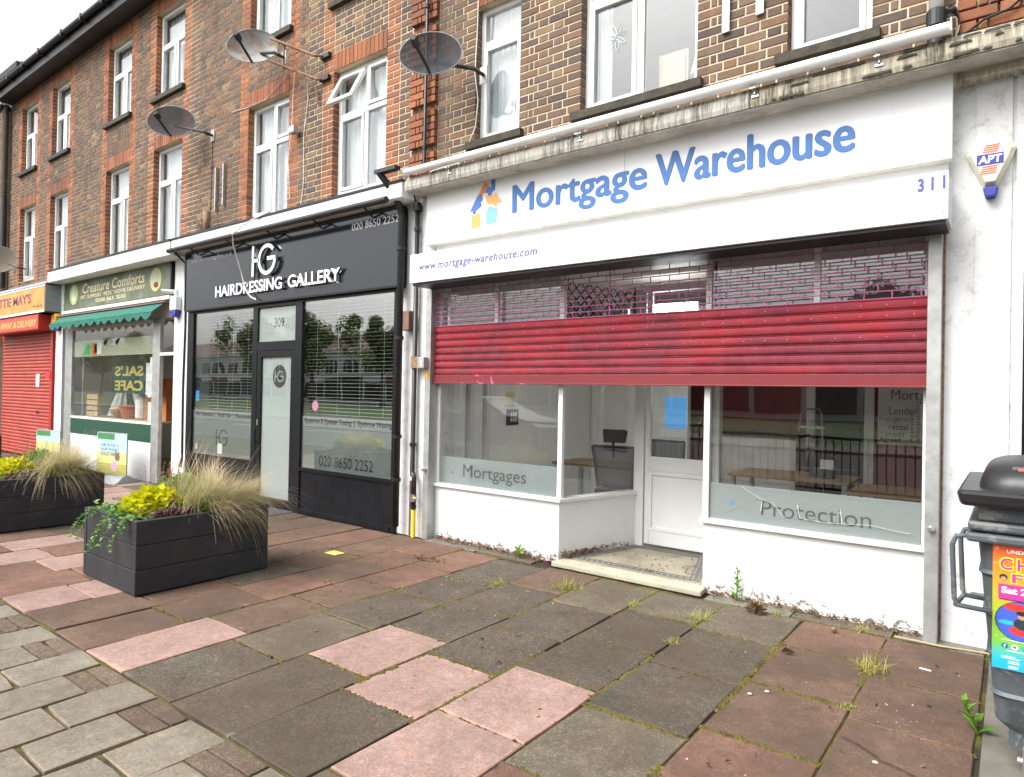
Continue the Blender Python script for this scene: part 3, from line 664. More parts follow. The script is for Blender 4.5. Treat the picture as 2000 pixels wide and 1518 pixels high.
room(h311, -5.5, .1, 4.0, 5.95, WY + .3, 8.4, 'int_white', 'flat_interior'); room(h311, -5.5, .1, 6.2, 8.3, WY + .3, 8.4, 'int_white', 'flat_interior')
eaves(h311, -5.57, .10)
# ---- no. 309 -----------------------------------------------------------------
h309 = thing('shop_building', 'brown brick building with red window surrounds above the black hair salon front', 'building', (-8.0, 5.5, 0), 'terrace of shops')
op = [(-7.0, -5.995, B1Z, LB1), (-8.97, -7.965, B1Z, LB1), (-7.0, -5.995, S2 - .04, LB2), (-8.97, -7.965, S2 - .04, LB2)]
reds = [(-7.225, -7.0), (-5.995, -5.77), (-9.195, -8.97), (-7.965, -7.74)]
brick_wall(h309, -10.42, -5.57, 3.86, EZ, op, reds, [(o[0], o[1], o[3], o[3] + 3 * CH) for o in op], single=300)
window(h309, -7.0, -5.995, 4.10, LB1, tr=5.12, mull=-6.46, sill=False, open_left=True)
window(h309, -8.97, -7.965, 4.06, LB1, tr=5.12, mull=-8.43, sill=False)
window(h309, -7.0, -5.995, S2, LB2, tr=7.56, mull=-6.46); window(h309, -8.97, -7.965, S2, LB2, tr=7.56, mull=-8.43)
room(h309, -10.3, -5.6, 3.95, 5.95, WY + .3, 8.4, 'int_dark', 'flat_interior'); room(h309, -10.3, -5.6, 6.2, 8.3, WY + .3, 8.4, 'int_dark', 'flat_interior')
eaves(h309, -10.42, -5.57)
# ---- pet shop -----------------------------------------------------------------
hpet = thing('shop_building', 'brown brick building with basket-weave panels above the pet shop', 'building', (-12.9, 5.5, 0), 'terrace of shops')
op = [(-11.92, -10.93, B1Z, LB1), (-13.86, -12.87, B1Z, LB1), (-11.92, -10.93, S2 - .04, LB2), (-13.86, -12.87, S2 - .04, LB2)]
reds = [(-12.145, -11.92), (-10.93, -10.705), (-14.085, -13.86), (-12.87, -12.645)]
bk = [(-11.92, -10.93, LT1, LT1 + 6 * CH), (-13.86, -12.87, LT1, LT1 + 6 * CH)]
brick_wall(hpet, -15.3, -10.42, 3.86, EZ, op, reds, [(o[0], o[1], o[3], o[3] + 3 * CH) for o in op], bk, single=300)
for a, b in ((-11.92, -10.93), (-13.86, -12.87)):
    window(hpet, a, b, 4.02, LB1, tr=5.13, mull=a + .56, sill=False, top_only_mull='low'); window(hpet, a, b, S2, LB2, tr=7.50, mull=a + .56, top_only_mull='low')
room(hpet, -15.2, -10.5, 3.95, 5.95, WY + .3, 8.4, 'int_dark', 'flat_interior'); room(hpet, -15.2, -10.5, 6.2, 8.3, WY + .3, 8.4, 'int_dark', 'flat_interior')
eaves(hpet, -15.3, -10.42)
# ---- takeaway ------------------------------------------------------------------
htk = thing('shop_building', 'brown brick building above the closed red shutter at the far left', 'building', (-17.4, 5.5, 0), 'terrace of shops')
op = [(-16.70, -15.71, B1Z, LB1), (-18.58, -17.60, B1Z, LB1), (-16.70, -15.71, S2 - .1, LB2), (-18.58, -17.60, S2 - .1, LB2)]
reds = [(-16.925, -16.70), (-15.71, -15.485), (-18.805, -18.58), (-17.60, -17.375), (-16.32, -16.09), (-18.2, -17.97)]
reds = reds[:4]
brick_wall(htk, -19.38, -15.3, 3.86, EZ, op, reds, [(o[0], o[1], o[3], o[3] + 3 * CH) for o in op], single=0)
for a, b in ((-16.70, -15.71), (-18.58, -17.60)):
    window(htk, a, b, 4.02, LB1, tr=5.0, mull=a + .5, sill=False, top_only_mull='low'); window(htk, a, b, S2 - .06, LB2, tr=7.4, mull=a + .5, top_only_mull='low', sillm='felt')
room(htk, -19.3, -15.4, 3.95, 5.95, WY + .3, 8.4, 'int_dark', 'flat_interior'); room(htk, -19.3, -15.4, 6.2, 8.3, WY + .3, 8.4, 'int_dark', 'flat_interior')
eaves(htk, -19.38, -15.3)
# ---- projecting neighbour on the far left, with its chimney -----------------------
hn = thing('neighbour_building', 'brick building standing forward at the left edge behind a downpipe', 'building', (-20.3, 5.4, 0))
brick_wall(hn, -21.6, -19.44, 0.0, 8.2, [], reds=[], single=0, y=5.16)
MB().box(-21.7, -19.40, 5.10, 9, 8.2, 8.3).build('coping', 'felt', hn)
ch = MB().box(-20.9, -19.55, 5.5, 6.3, 8.3, 9.35).box(-20.98, -19.47, 5.42, 6.38, 9.35, 9.5).build('chimney', 'felt', hn)
# ---- neighbour on the right ---------------------------------------------------------
hr = thing('neighbour_building', 'neighbouring shop whose dark frame shows at the right edge above the bin', 'building', (2.5, 5.5, 0))
brick_wall(hr, .10, 5.2, 3.86, EZ, [(.9, 2.0, 4.2, LB1), (3.0, 4.1, 4.2, LB1)], lintels=[(.9, 2.0, LB1, LT1), (3.0, 4.1, LB1, LT1)], single=0)
window(hr, .9, 2.0, 4.24, LB1, tr=5.2, mull=1.45); window(hr, 3.0, 4.1, 4.24, LB1, tr=5.2, mull=3.55)
MB().box(.045, 5.2, 5.30, 5.5, 0, 3.0).build('shop_front', 'black_paint', hr); MB().box(.045, 5.2, 5.12, 5.5, 3.0, 3.75).build('shop_fascia', 'sign_white', hr)
eaves(hr, .10, 5.2); MB().box(.1, 5.2, 5.0, 5.32, 3.76, 3.9).build('cornice', 'cornice_rot', hr)
# ================================================================ SHOP FRONT 311
def part(mb, name, mat, parent, **k): return mb.build(name, mat, parent, **k)
# wall behind the signs, pilasters, cornice
part(MB().box(-5.05, -.36, 5.24, 5.60, 2.76, 3.85), 'fascia_backing', 'sign_white', h311)
pil = part(MB().box(-5.56, -5.06, 5.22, 5.6, 0, 3.75), 'pilaster', 'pilaster_white', h311)
pr = MB().box(-.385, .045, 5.305, 5.6, 0, 3.76); pr.box(-.215, -.02, 5.290, 5.306, .36, 3.72); pr.box(.0, .045, 5.285, 5.306, .36, 3.72)
part(pr, 'pilaster', 'pilaster_white', h311, bevel=.004)
part(MB().box(-.36, .10, 5.16, 5.306, 3.70, 3.78), 'pilaster_cap', 'cornice_rot', h311)
cp = [(4.96, 3.765), (4.95, 3.80), (4.95, 3.868), (4.975, 3.885), (4.975, 3.91), (5.318, 3.93), (5.318, 3.765)]
part(MB().xprof(cp, -5.26, -1.6), 'cornice', 'cornice_dirty', h311)
part(MB().xprof(cp, -1.6, .10), 'cornice', 'cornice_rot', h311)
part(MB().box(-5.24, .05, 4.97, 5.317, 3.752, 3.763), 'soffit_board', 'soffit', h311)
crk = MB()
for i in range(26):                                    # flaking render along the right-hand end of the cornice
    x = random.uniform(-1.55, .05); w = random.uniform(.03, .16); zt = random.choice([3.768, 3.772, 3.84, 3.872])
    crk.hexa([(x, 4.941, zt), (x + w, 4.941, zt + .004), (x + w, 4.951, zt + .004), (x, 4.951, zt), (x + .01, 4.944, zt + random.uniform(.006, .022)), (x + w - .01, 4.944, zt + random.uniform(.006, .02)), (x + w - .01, 4.951, zt + .02), (x + .01, 4.951, zt + .02)])
part(crk, 'flaked_edge', 'sill_concrete', h311, kind='stuff')
# white gutter on the cornice
gt = thing('gutter', 'white plastic gutter along the top of the office cornice', 'gutter', (-2.8, 4.92, 3.90))
gp = [(4.925 + .045 * cos(a), 3.958 + .045 * sin(a)) for a in [pi * .9 + i * pi * 1.2 / 14 for i in range(15)]]; gi = [(4.925 + .039 * cos(a), 3.961 + .039 * sin(a)) for a in [pi * .9 + i * pi * 1.2 / 14 for i in range(15)]]
part(MB().xprof(gp + gi[::-1], -5.22, -.335), 'channel', 'upvc', gt, smooth=False)
for i, x in enumerate((-4.60, -3.05, -1.55, -.74)):
    b = MB().box(x, x + .010, 4.925, 4.952, 3.845, 3.90).box(x - .02, x + .03, 4.941, 4.951, 3.828, 3.845).box(x - .02, x + .012, 4.89, 4.95, 3.875, 3.882); part(b, 'bracket', 'steel', gt)
part(MB().prism([(-.336, 3.915), (-.330, 3.915), (-.330, 3.995), (-.336, 3.995)], 4.88, 4.97), 'end_cap', 'upvc', gt)

# main sign
ms = thing('fascia_sign', 'long white fascia sign with blue lettering and puzzle-house logo above the red shutter', 'sign', (-2.72, 5.15, 3.2))
part(MB().box(-5.115, -2.722, 5.15, 5.239, 3.215, 3.755), 'panel', 'sign_white', ms); part(MB().box(-2.718, -.337, 5.15, 5.239, 3.215, 3.755), 'panel', 'sign_white', ms)
part(MB().box(-5.117, -.335, 5.142, 5.236, 3.195, 3.214), 'lower_trim', 'sign_edge', ms)
tx = MB(); add_bold(tx, 'Mortgage', -3.945, -2.50, 3.290, 3.640, 5.149, .011); part(tx, 'lettering', 'blue_text', ms)
tx = MB(); add_bold(tx, 'Warehouse', -2.43, -.905, 3.368, 3.635, 5.149, .011); part(tx, 'lettering', 'blue_text', ms)
# logo: house of jigsaw pieces
LX, LZ = -4.49, 3.31
def lg(pts): return [(LX + x * .42, LZ + z * .42) for x, z in pts]
def knob(cx_, cz_, r, a0, a1, n=8): return [(cx_ + r * cos(radians(a0 + (a1 - a0) * i / n)), cz_ + r * sin(radians(a0 + (a1 - a0) * i / n))) for i in range(n + 1)]
lo = [('logo_blue', [(0, .38), (.05, .38)] + knob(.14, .345, .05, 150, 390) + [(.22, .39), (.36, .47)] + knob(.33, .54, .05, -60, 90)[::-1][:4] + [(.40, .62), (.38, .74), (.24, .74)]),
      ('logo_orange', [(.26, .76), (.36, .72), (.44, .75), (.47, .88), (.60, .92), (.46, 1.02)]),
      ('logo_blue', [(.49, .86), (.47, .77)] + knob(.62, .74, .07, 170, 370) + [(.78, .80), (.78, 1.06), (.66, 1.04), (.66, .87), (.60, .90)]),
      ('logo_pale_orange', [(.48, .72), (.53, .52), (.60, .47)] + knob(.66, .44, .05, 170, 10) + [(.77, .44), (.77, .38), (.84, .40), (.84, .46), (1.0, .47), (.80, .72), (.70, .66), (.58, .68)]),
      ('logo_pale_orange', [(.06, -.04), (.34, -.04), (.34, .18), (.30, .30), (.22, .30), (.13, .24), (.06, .33)]),
      ('logo_pale_blue', [(.52, .0), (.82, .0), (.84, .12), (.84, .36), (.74, .36), (.66, .42), (.58, .40), (.52, .30)])]
for m_, pts in lo: part(MB().prism(lg(pts), 5.146, 5.1498), 'logo_piece', m_, ms)
# lower box of the shutter with its own lettering
bx = thing('shutter_box', 'white boxed shutter housing with web address and number 311', 'shutter box', (-2.7, 5.05, 2.74))
part(MB().box(-5.10, -2.698, 4.90, 5.238, 2.745, 3.045), 'front_panel', 'sign_white', bx, bevel=.004); part(MB().box(-2.694, -.335, 4.90, 5.238, 2.745, 3.045), 'front_panel', 'sign_white', bx, bevel=.004)
part(MB().box(-5.08, -.35, 4.93, 5.238, 2.722, 2.743), 'underside', 'black_plastic', bx)
tx = MB(); add_text(tx, 'www.mortgage-warehouse.com', -4.96, -3.46, 2.845, 2.945, 4.899, .002, .006, .18, 1.12); part(tx, 'lettering', 'blue_dark', bx)
tx = MB(); add_text(tx, '3 1 1', -.50, -.352, 2.935, 3.02, 4.899, .002, .035); part(tx, 'lettering', 'blue_dark', bx)
for x, z in ((-.39, 3.03), (-.36, 3.03), (-.41, 2.77), (-.36, 2.785), (-2.74, 3.03), (-2.66, 3.03), (-3.9, 3.033), (-5.06, 3.03)): part(MB().lathe((x, 4.8995, z), [(.004, 0), (.003, .002)], 8, (0, -1, 0)), 'screw', 'rust', bx)
# rails
rs = thing('roller_shutter', 'half-lowered red roller shutter with a plum brick-pattern grille above', 'shutter', (-2.73, 5.27, 0))
part(MB().box(-5.135, -5.055, 5.19, 5.30, .0, 2.72).box(-5.15, -5.135, 5.23, 5.30, 0, 2.72), 'guide_rail', 'galv', rs, bevel=.003); part(MB().box(-.465, -.385, 5.20, 5.304, .0, 2.72), 'guide_rail', 'galv', rs, bevel=.003)
part(MB().box(-.384, -.372, 5.285, 5.3045, .02, 3.05), 'rail_trim', 'rust', rs)
P7 = (2.318 - 1.792) / 7
for i in range(7):
    z0 = 1.792 + i * P7; prof = []
    for k_ in range(9):
        a = -pi / 2 + pi * k_ / 8; prof.append((5.262 - .012 * cos(a), z0 + P7 * .43 + P7 * .40 * sin(a)))
    prof += [(5.258, z0 + P7 * .86), (5.255, z0 + P7 * .97), (5.267, z0 + P7 * .985), (5.270, z0 + P7 * .5), (5.268, z0 + .001), (5.262, z0 + .001)]
    sl_ = part(MB().xprof(prof, -5.058, -.462), 'slat', 'shutter_red', rs, smooth=False)
    if i in (3, 5, 6):
        rv = MB(); x = -5.0
        while x < -.5: rv.lathe((x, 5.251, z0 + P7 * .43), [(.0045, 0), (.003, .003)], 6, (0, -1, 0)); x += .165
        part(rv, 'rivets', 'sticker_pink', sl_, kind='stuff')
part(MB().box(-5.058, -.462, 5.238, 5.272, 1.705, 1.790).box(-5.058, -.462, 5.225, 5.27, 1.695, 1.707), 'bottom_bar', 'shutter_foot', rs, bevel=.003)
gr = MB(); z = 2.318; row = 0; DZ = .0525
while z < 2.73:
    gr.tube([(-5.058, 5.26, z), (-.462, 5.26, z)], .0050, 6)
    x = -5.03 + (row % 2) * .087
    while x < -.48: gr.tube([(x, 5.257, z), (x, 5.257, min(z + DZ, 2.74))], .0048, 6, False); x += .174
    z += DZ; row += 1
gr.tube([(-2.9, 5.255, 2.32), (-2.9, 5.255, 2.74)], .006, 6)
part(gr, 'grille', 'grille_plum', rs, kind='stuff')
for x, y in ((-5.10, 5.186), (-.425, 5.196)): part(MB().lathe((x, y, .76), [(.022, 0), (.022, .02), (.012, .05)], 14, (0, -1, 0)), 'lock', 'steel', rs)
# shop window, stall risers and door of 311
sw = thing('shopfront', 'white office shopfront with recessed door and frosted window bands', 'shopfront', (-2.7, 5.33, 0))
A0, A1, A2 = (-5.055, 5.31), (-3.435, 5.31), (-3.155, 6.36)
C0, C1, C2 = (-.46, 5.31), (-2.02, 5.31), (-2.32, 6.36)
part(MB().zpoly([A0, A1, A2, (-3.30, 6.36), (-3.55, 5.42), (-5.055, 5.42)], 0, .575), 'stall_riser', 'riser_paint', sw); part(MB().zpoly([C1, C0, (-.46, 5.42), (-1.92, 5.42), (-2.2, 6.36), C2], 0, .575), 'stall_riser', 'riser_paint', sw)
part(MB().zpoly([(-5.055, 5.275), (-3.41, 5.275), (-3.125, 6.36), (-3.24, 6.36), (-3.50, 5.40), (-5.055, 5.40)], .577, .612), 'sill', 'white_paint', sw, bevel=.004); part(MB().zpoly([(-2.045, 5.275), (-.46, 5.275), (-.46, 5.40), (-1.955, 5.40), (-2.235, 6.36), (-2.35, 6.36)], .577, .612), 'sill', 'white_paint', sw, bevel=.004)
def wall_bar(a, b, w, z0, z1, mat='white_paint', name='frame_post'):
    return part(MB().bar((a[0], a[1], z0), (a[0], a[1], z1), w, w), name, mat, sw, bevel=.004)
HT = 2.74
for x, y, w in ((-5.035, 5.335, .04), (-3.445, 5.34, .05), (-2.01, 5.34, .05), (-.475, 5.335, .035)): wall_bar((x, y), None, w, .613, HT)
for x, y, w in ((-3.125, 6.40, .11), (-2.32, 6.40, .09)): wall_bar((x, y), None, w, .02, HT)
for x in (-4.25, -1.18): wall_bar((x, 5.34), None, .045, 2.236, HT)
wall_bar((-4.92, 5.345), None, .035, 2.236, HT)
fh = MB().box(-5.05, -.46, 5.31, 5.36, 2.19, 2.235).box(-5.05, -.46, 5.31, 5.36, HT, HT + .02); part(fh, 'transom', 'white_paint', sw)
for a, b in (((-3.42, 5.36), (-3.165, 6.335)), ((-2.03, 5.36), (-2.30, 6.345))):
    part(MB().bar((a[0], a[1], 2.21), (b[0], b[1], 2.21), .04, .045), 'transom', 'white_paint', sw)
def pane(a, b, z0, z1, mat='glass', name='pane', par=None, th=.006):
    a = Vector((a[0], a[1], 0)); b = Vector((b[0], b[1], 0)); d = (b - a).normalized(); n = Vector((-d.y, d.x, 0)) * th / 2
    mb = MB(); mb.hexa([(*(a - n)[:2], z0), (*(b - n)[:2], z0), (*(b + n)[:2], z0), (*(a + n)[:2], z0), (*(a - n)[:2], z1), (*(b - n)[:2], z1), (*(b + n)[:2], z1), (*(a + n)[:2], z1)])
    return part(mb, name, mat, par or sw)
pane((-5.015, 5.335), (-3.47, 5.335), .613, 2.19); pane((-3.43, 5.37), (-3.175, 6.33), .613, 2.185); pane((-1.985, 5.335), (-.493, 5.335), .613, 2.19); pane((-2.02, 5.37), (-2.305, 6.34), .613, 2.185)
pane((-4.90, 5.335), (-4.27, 5.335), 2.236, HT, 'glass_dark'); pane((-4.225, 5.335), (-3.47, 5.335), 2.236, HT, 'glass_dark'); pane((-1.985, 5.335), (-1.205, 5.335), 2.236, HT, 'glass_dark'); pane((-1.155, 5.335), (-.493, 5.335), 2.236, HT, 'glass_dark')
pane((-3.43, 5.37), (-3.175, 6.33), 2.235, HT); pane((-2.02, 5.37), (-2.305, 6.34), 2.235, HT)
pane((-5.01, 5.342), (-3.475, 5.342), .614, .905, 'frost_office', 'frosted_band', th=.001); pane((-1.98, 5.342), (-.498, 5.342), .614, .905, 'frost_office', 'frosted_band', th=.001)
tx = MB(); add_text(tx, 'Mortgages', -4.68, -3.85, .665, .835, 5.3395, .0006); part(tx, 'window_lettering', 'frost_letter', sw)
tx = MB(); add_text(tx, 'Protection', -1.57, -.80, .685, .805, 5.3395, .0006); part(tx, 'window_lettering', 'frost_letter', sw)
for x, z in ((-4.83, .74), (-1.80, .76)): part(MB().lathe((x, 5.339, z), [(.016, 0), (.014, .0008)], 12, (0, -1, 0)), 'blue_dot', 'sticker_blue', sw)
ck = MB()
def crack(pts):
    for a, b in zip(pts, pts[1:]): ck.bar((a[0], 5.330, a[1]), (b[0], 5.330, b[1]), .004, .001)
crack([(-1.72, .895), (-1.66, .86), (-1.57, .815), (-1.53, .80), (-1.48, .79)]); crack([(-1.56, .80), (-1.57, .72)]); crack([(-1.48, .79), (-1.40, .70), (-1.36, .70)]); crack([(-1.30, .80), (-1.28, .70), (-1.10, .69), (-.95, .70), (-.80, .71), (-.62, .69), (-.56, .685)]); crack([(-1.0, .80), (-.99, .70)])
part(ck, 'crack', 'sticker_white', sw)
# lattice security gate behind the return glass
lt = MB()
for (a, b, o) in (((-3.46, 5.42), (-3.20, 6.34), 1), ((-1.99, 5.42), (-2.26, 6.30), 1)):
    a = Vector((*a, 0)); b = Vector((*b, 0)); L = (b - a).length; d = (b - a) / L; s_ = -.5
    while s_ < L:
        for sg in (1, -1):
            z0, z1 = 2.26, 2.70; t0, t1 = s_, s_ + .44
            if sg < 0: t0, t1 = t1, t0
            # clip to the panel
            def at(t_): return a + d * t_
            ta, tb = min(t0, t1), max(t0, t1); lo_, hi_ = max(0, ta), min(L, tb)
            if hi_ - lo_ < .02: continue
            f = lambda t_: z0 + (z1 - z0) * ((t_ - t0) / (t1 - t0))
            pa, pb = at(lo_), at(hi_); lt.bar((pa.x, pa.y, f(lo_)), (pb.x, pb.y, f(hi_)), .008, .014)
        s_ += .115
    for t_ in (0, L): p = a + d * t_; lt.bar((p.x, p.y, 2.24), (p.x, p.y, 2.74), .02, .02)
part(lt, 'lattice', 'black_plastic', sw, kind='stuff')
# door
dr = MB(); DX0, DX1, DYY = -3.06, -2.37, 6.36
dr.box(DX0, DX0 + .055, DYY, DYY + .045, .07, HT).box(DX1 - .05, DX1, DYY, DYY + .045, .07, HT).box(DX0 + .055, DX1 - .05, DYY, DYY + .045, .83, .975).box(DX0 + .055, DX1 - .05, DYY, DYY + .045, .07, .22).box(DX0 + .055, DX1 - .05, DYY, DYY + .045, 2.2, 2.3).box(DX0 + .055, DX1 - .05, DYY + .014, DYY + .04, .22, .83)
door = part(dr, 'door', 'white_paint', sw, bevel=.004)
part(MB().box(DX0 + .055, DX1 - .05, DYY + .018, DYY + .024, .975, 2.2), 'pane', 'glass', door)
for q in (MB().box(DX0 + .055, DX1 - .05, DYY - .008, DYY + .013, .79, .83), MB().box(DX0 + .055, DX1 - .05, DYY - .008, DYY + .013, .22, .25), MB().box(DX0 + .055, DX0 + .08, DYY - .008, DYY + .013, .25, .79)): part(q, 'panel_moulding', 'white_paint', door)
part(MB().tube([(DX1 - .09, DYY - .01, 1.12), (DX1 - .09, DYY - .05, 1.13), (DX1 - .09, DYY - .05, 1.34), (DX1 - .09, DYY - .01, 1.35)], .009), 'handle', 'black_plastic', door)
part(MB().box(-3.19, -2.28, 6.362, 6.42, HT - .05, HT + .02), 'door_head', 'white_paint', sw)
part(MB().box(DX0 + .06, DX1 - .055, DYY + .02, DYY + .026, 2.30, HT - .05), 'pane', 'glass_dark', sw)
# entrance floor
en = thing('doorstep', 'cream stone doorstep with mosaic floor in the office entrance', 'doorstep', (-2.7, 5.6, 0))
part(MB().zpoly([(-3.42, 5.17), (-1.98, 5.17), (-2.0, 5.36), (-3.40, 5.36)], 0, .045), 'threshold', 'stone_cream', en, bevel=.008)
part(MB().zpoly([(-3.43, 5.362), (-2.02, 5.362), (-2.31, 6.36), (-3.16, 6.36)], 0, .046), 'mosaic', 'mosaic', en)
bd = MB()
def inset(t_, y): # x range of the recess at depth y
    k_ = (y - 5.36) / 1.0; return -3.43 + .27 * k_ + t_, -2.02 - .29 * k_ - t_
for t_, w in ((.06, .012), (.095, .03), (.135, .012)):
    a0, a1 = inset(t_, 5.42 + t_ - .06); b0, b1 = inset(t_, 6.30 - t_ + .06); ya, yb = 5.42 + t_ - .06, 6.30 - t_ + .06; z = .0485
    n_ = 1 if w < .02 else 40
    for (p, q) in (((a0, ya), (a1, ya)), ((a1, ya), (b1, yb)), ((b1, yb), (b0, yb)), ((b0, yb), (a0, ya))):
        for i in range(n_):
            if n_ > 1 and i % 2: continue
            u0, u1 = i / n_, (i + 1) / n_; P0 = (p[0] + (q[0] - p[0]) * u0, p[1] + (q[1] - p[1]) * u0, z); P1 = (p[0] + (q[0] - p[0]) * u1, p[1] + (q[1] - p[1]) * u1, z); bd.bar(P0, P1, w, .003)
part(bd, 'border_tiles', 'tile_dark', en, kind='stuff')
hc = MB()
for p, q in (((-2.30, 5.62), (-2.10, 5.62)), ((-2.10, 5.62), (-2.18, 5.86)), ((-2.18, 5.86), (-2.36, 5.86)), ((-2.36, 5.86), (-2.30, 5.62))): hc.bar((*p, .0485), (*q, .0485), .008, .003)
part(hc, 'hatch_frame', 'tile_dark', en)
# interior of the office
room(sw, -5.18, -.36, .0, 2.86, 5.61, 10.5, 'int_white', 'office_walls', 'concrete')
part(MB().box(-5.17, -.37, 10.44, 10.495, 0, 2.85), 'red_back_wall', 'int_red', sw); part(MB().box(-.42, -.365, 6.4, 10.43, 0, 2.85), 'red_side_wall', 'int_red', sw)
part(MB().box(-5.17, -3.62, 8.85, 8.95, 0, 2.85), 'partition', 'int_white', sw)
part(MB().box(-2.42, -2.30, 10.36, 10.438, 0, 2.2).box(-1.66, -1.54, 10.36, 10.438, 0, 2.2).box(-2.30, -1.66, 10.36, 10.438, 2.1, 2.2), 'back_door_frame', 'int_white', sw); part(MB().box(-2.29, -1.67, 10.39, 10.438, 0, 2.09), 'back_door', 'int_dark', sw)
part(MB().box(-5.179, -5.12, 5.95, 6.02, 0, 2.3).box(-5.179, -5.12, 6.26, 6.33, 0, 2.3), 'door_frame', 'white_paint', sw)
wc = thing('word_cloud_poster', 'pale wall poster of mortgage words inside the office', 'poster', (-1.15, 10.42, 1.05))
part(MB().box(-1.50, -.50, 10.418, 10.432, 1.0, 2.0), 'sheet', 'paper_white', wc)
wl = [('Mortgage', -1.34, -.72, 1.74, 1.92, 'purple_text'), ('dreams', -1.12, -.62, 1.94, 2.03, 'orange_sign'), ('Lender', -1.36, -1.02, 1.58, 1.69, 'brown_box'), ('Repayment', -1.48, -1.06, 1.46, 1.56, 'brown_box'), ('rental', -1.36, -1.14, 1.37, 1.45, 'black_text'), ('credit', -1.40, -1.17, 1.27, 1.35, 'brown_box'), ('Agreed', -1.48, -1.22, 1.18, 1.27, 'black_text'), ('Society', -1.40, -1.14, 1.94, 2.02, 'black_text'), ('Home', -.86, -.58, 1.60, 1.70, 'black_text'), ('appraisal', -.90, -.56, 1.47, 1.56, 'black_text'), ('Overpay', -.90, -.58, 1.30, 1.40, 'brown_box')]
for s_, a, b, c, d, m_ in wl: tx = MB(); add_text(tx, s_, a, b, c - .16, d - .16, 10.417, .001); part(tx, 'lettering', m_, wc)
tx = MB(); add_text(tx, 'affordability', 0, .55, 0, .07, 10.417, .001, mapf=lambda q: (-.98 - q[2], q[1], 1.06 + q[0])); part(tx, 'lettering', 'purple_text', wc)
tx = MB(); add_text(tx, 'Appraisal', 0, .42, 0, .06, 10.417, .001, mapf=lambda q: (-1.06 - q[2], q[1], 1.04 + q[0])); part(tx, 'lettering', 'brown_box', wc)
def desk(label, x0, x1, y0, y1, z=.74):
    d = thing('desk', label, 'desk', ((x0 + x1) / 2, (y0 + y1) / 2, 0)); part(MB().box(x0, x1, y0, y1, z - .03, z), 'desktop', 'desk_wood', d, bevel=.004)
    for x in (x0 + .05, x1 - .05):
        for y in (y0 + .05, y1 - .05): part(MB().box(x - .025, x + .025, y - .025, y + .025, 0, z - .03), 'leg', 'steel', d)
    return d
desk('wooden desk beside the mesh chair in the left office window', -4.75, -3.5, 7.15, 7.85); desk('wooden desk with a phone on it behind the right office window', -2.62, -1.35, 7.6, 8.4); desk('wooden desk at the right inside the office', -1.25, -.5, 6.9, 7.7)
def office_chair(label, x, y, rz, head=True):
    c = thing('office_chair', label, 'chair', (x, y, 0)); cr, sr = cos(rz), sin(rz)
    T = lambda p: (x + p[0] * cr - p[1] * sr, y + p[0] * sr + p[1] * cr, p[2])
    def bld(mb, n, m_): mb.v = [T(q) for q in mb.v]; return part(mb, n, m_, c)
    bld(MB().box(-.24, .24, -.24, .24, .45, .52), 'seat', 'chair_black')
    bf = MB()
    for p, q in (((-.20, .24, .55), (-.25, .30, 1.02)), ((.20, .24, .55), (.25, .30, 1.02)), ((-.25, .30, 1.02), (.25, .30, 1.02)), ((-.20, .24, .58), (.20, .24, .58))): bf.tube([p, q], .018, 8)
    bld(bf, 'back_frame', 'chair_black'); bld(MB().hexa([(-.19, .245, .58), (.19, .245, .58), (.19, .25, .58), (-.19, .25, .58), (-.24, .30, 1.0), (.24, .30, 1.0), (.24, .305, 1.0), (-.24, .305, 1.0)]), 'back_mesh', 'chair_mesh')
    if head: bld(MB().tube([(0, .30, .9), (0, .33, 1.1)], .016, 8), 'headrest_stem', 'chair_black'); bld(MB().hexa([(-.13, .28, 1.07), (.13, .28, 1.07), (.11, .32, 1.07), (-.11, .32, 1.07), (-.15, .26, 1.2), (.15, .26, 1.2), (.13, .30, 1.22), (-.13, .30, 1.22)]), 'headrest', 'chair_black')
    bld(MB().tube([(0, 0, .08), (0, 0, .45)], .025, 8), 'gas_lift', 'chair_black')
    st = MB()
    for i in range(5): a = i * 2 * pi / 5; st.tube([(0, 0, .10), (.28 * cos(a), .28 * sin(a), .05)], .016, 6)
    bld(st, 'star_base', 'chair_black')
office_chair('black mesh office chair with headrest behind the corner window', -3.66, 6.98, pi * 1.06); office_chair('black office chair seen through the office door glass', -3.62, 8.45, pi, False)
rc = thing('reception_counter', 'white reception counter deep inside the office', 'counter', (-2.85, 9.3, 0)); part(MB().box(-3.4, -2.25, 9.1, 9.6, 0, 1.1), 'body', 'counter', rc); part(MB().box(-3.45, -2.2, 9.05, 9.65, 1.1, 1.14), 'top', 'int_dark', rc)
ph = thing('desk_phone', 'black desk phone on the wooden desk', 'phone', (-1.68, 7.95, .74)); part(MB().hexa([(-1.8, 7.85, .741), (-1.56, 7.85, .741), (-1.56, 8.05, .741), (-1.8, 8.05, .741), (-1.8, 7.85, .77), (-1.56, 7.85, .77), (-1.56, 8.05, .84), (-1.8, 8.05, .84)]), 'base', 'chair_black', ph); part(MB().box(-1.72, -1.58, 8.02, 8.05, .83, .93), 'screen', 'grey_text', ph)
ld = thing('folding_ladder', 'metal folding step ladder leaning by the red wall', 'ladder', (-2.15, 9.9, 0)); lb = MB().tube([(-2.45, 9.8, 0), (-2.40, 9.95, 1.4), (-2.36, 9.96, 1.47), (-2.16, 9.96, 1.47), (-2.12, 9.95, 1.4), (-2.05, 9.8, 0)], .015, 8)
for z in (.3, .6, .9, 1.2): lb.box(-2.42, -2.08, 9.78 + z * .1, 9.9 + z * .1, z, z + .03)
part(lb, 'frame', 'steel', ld)
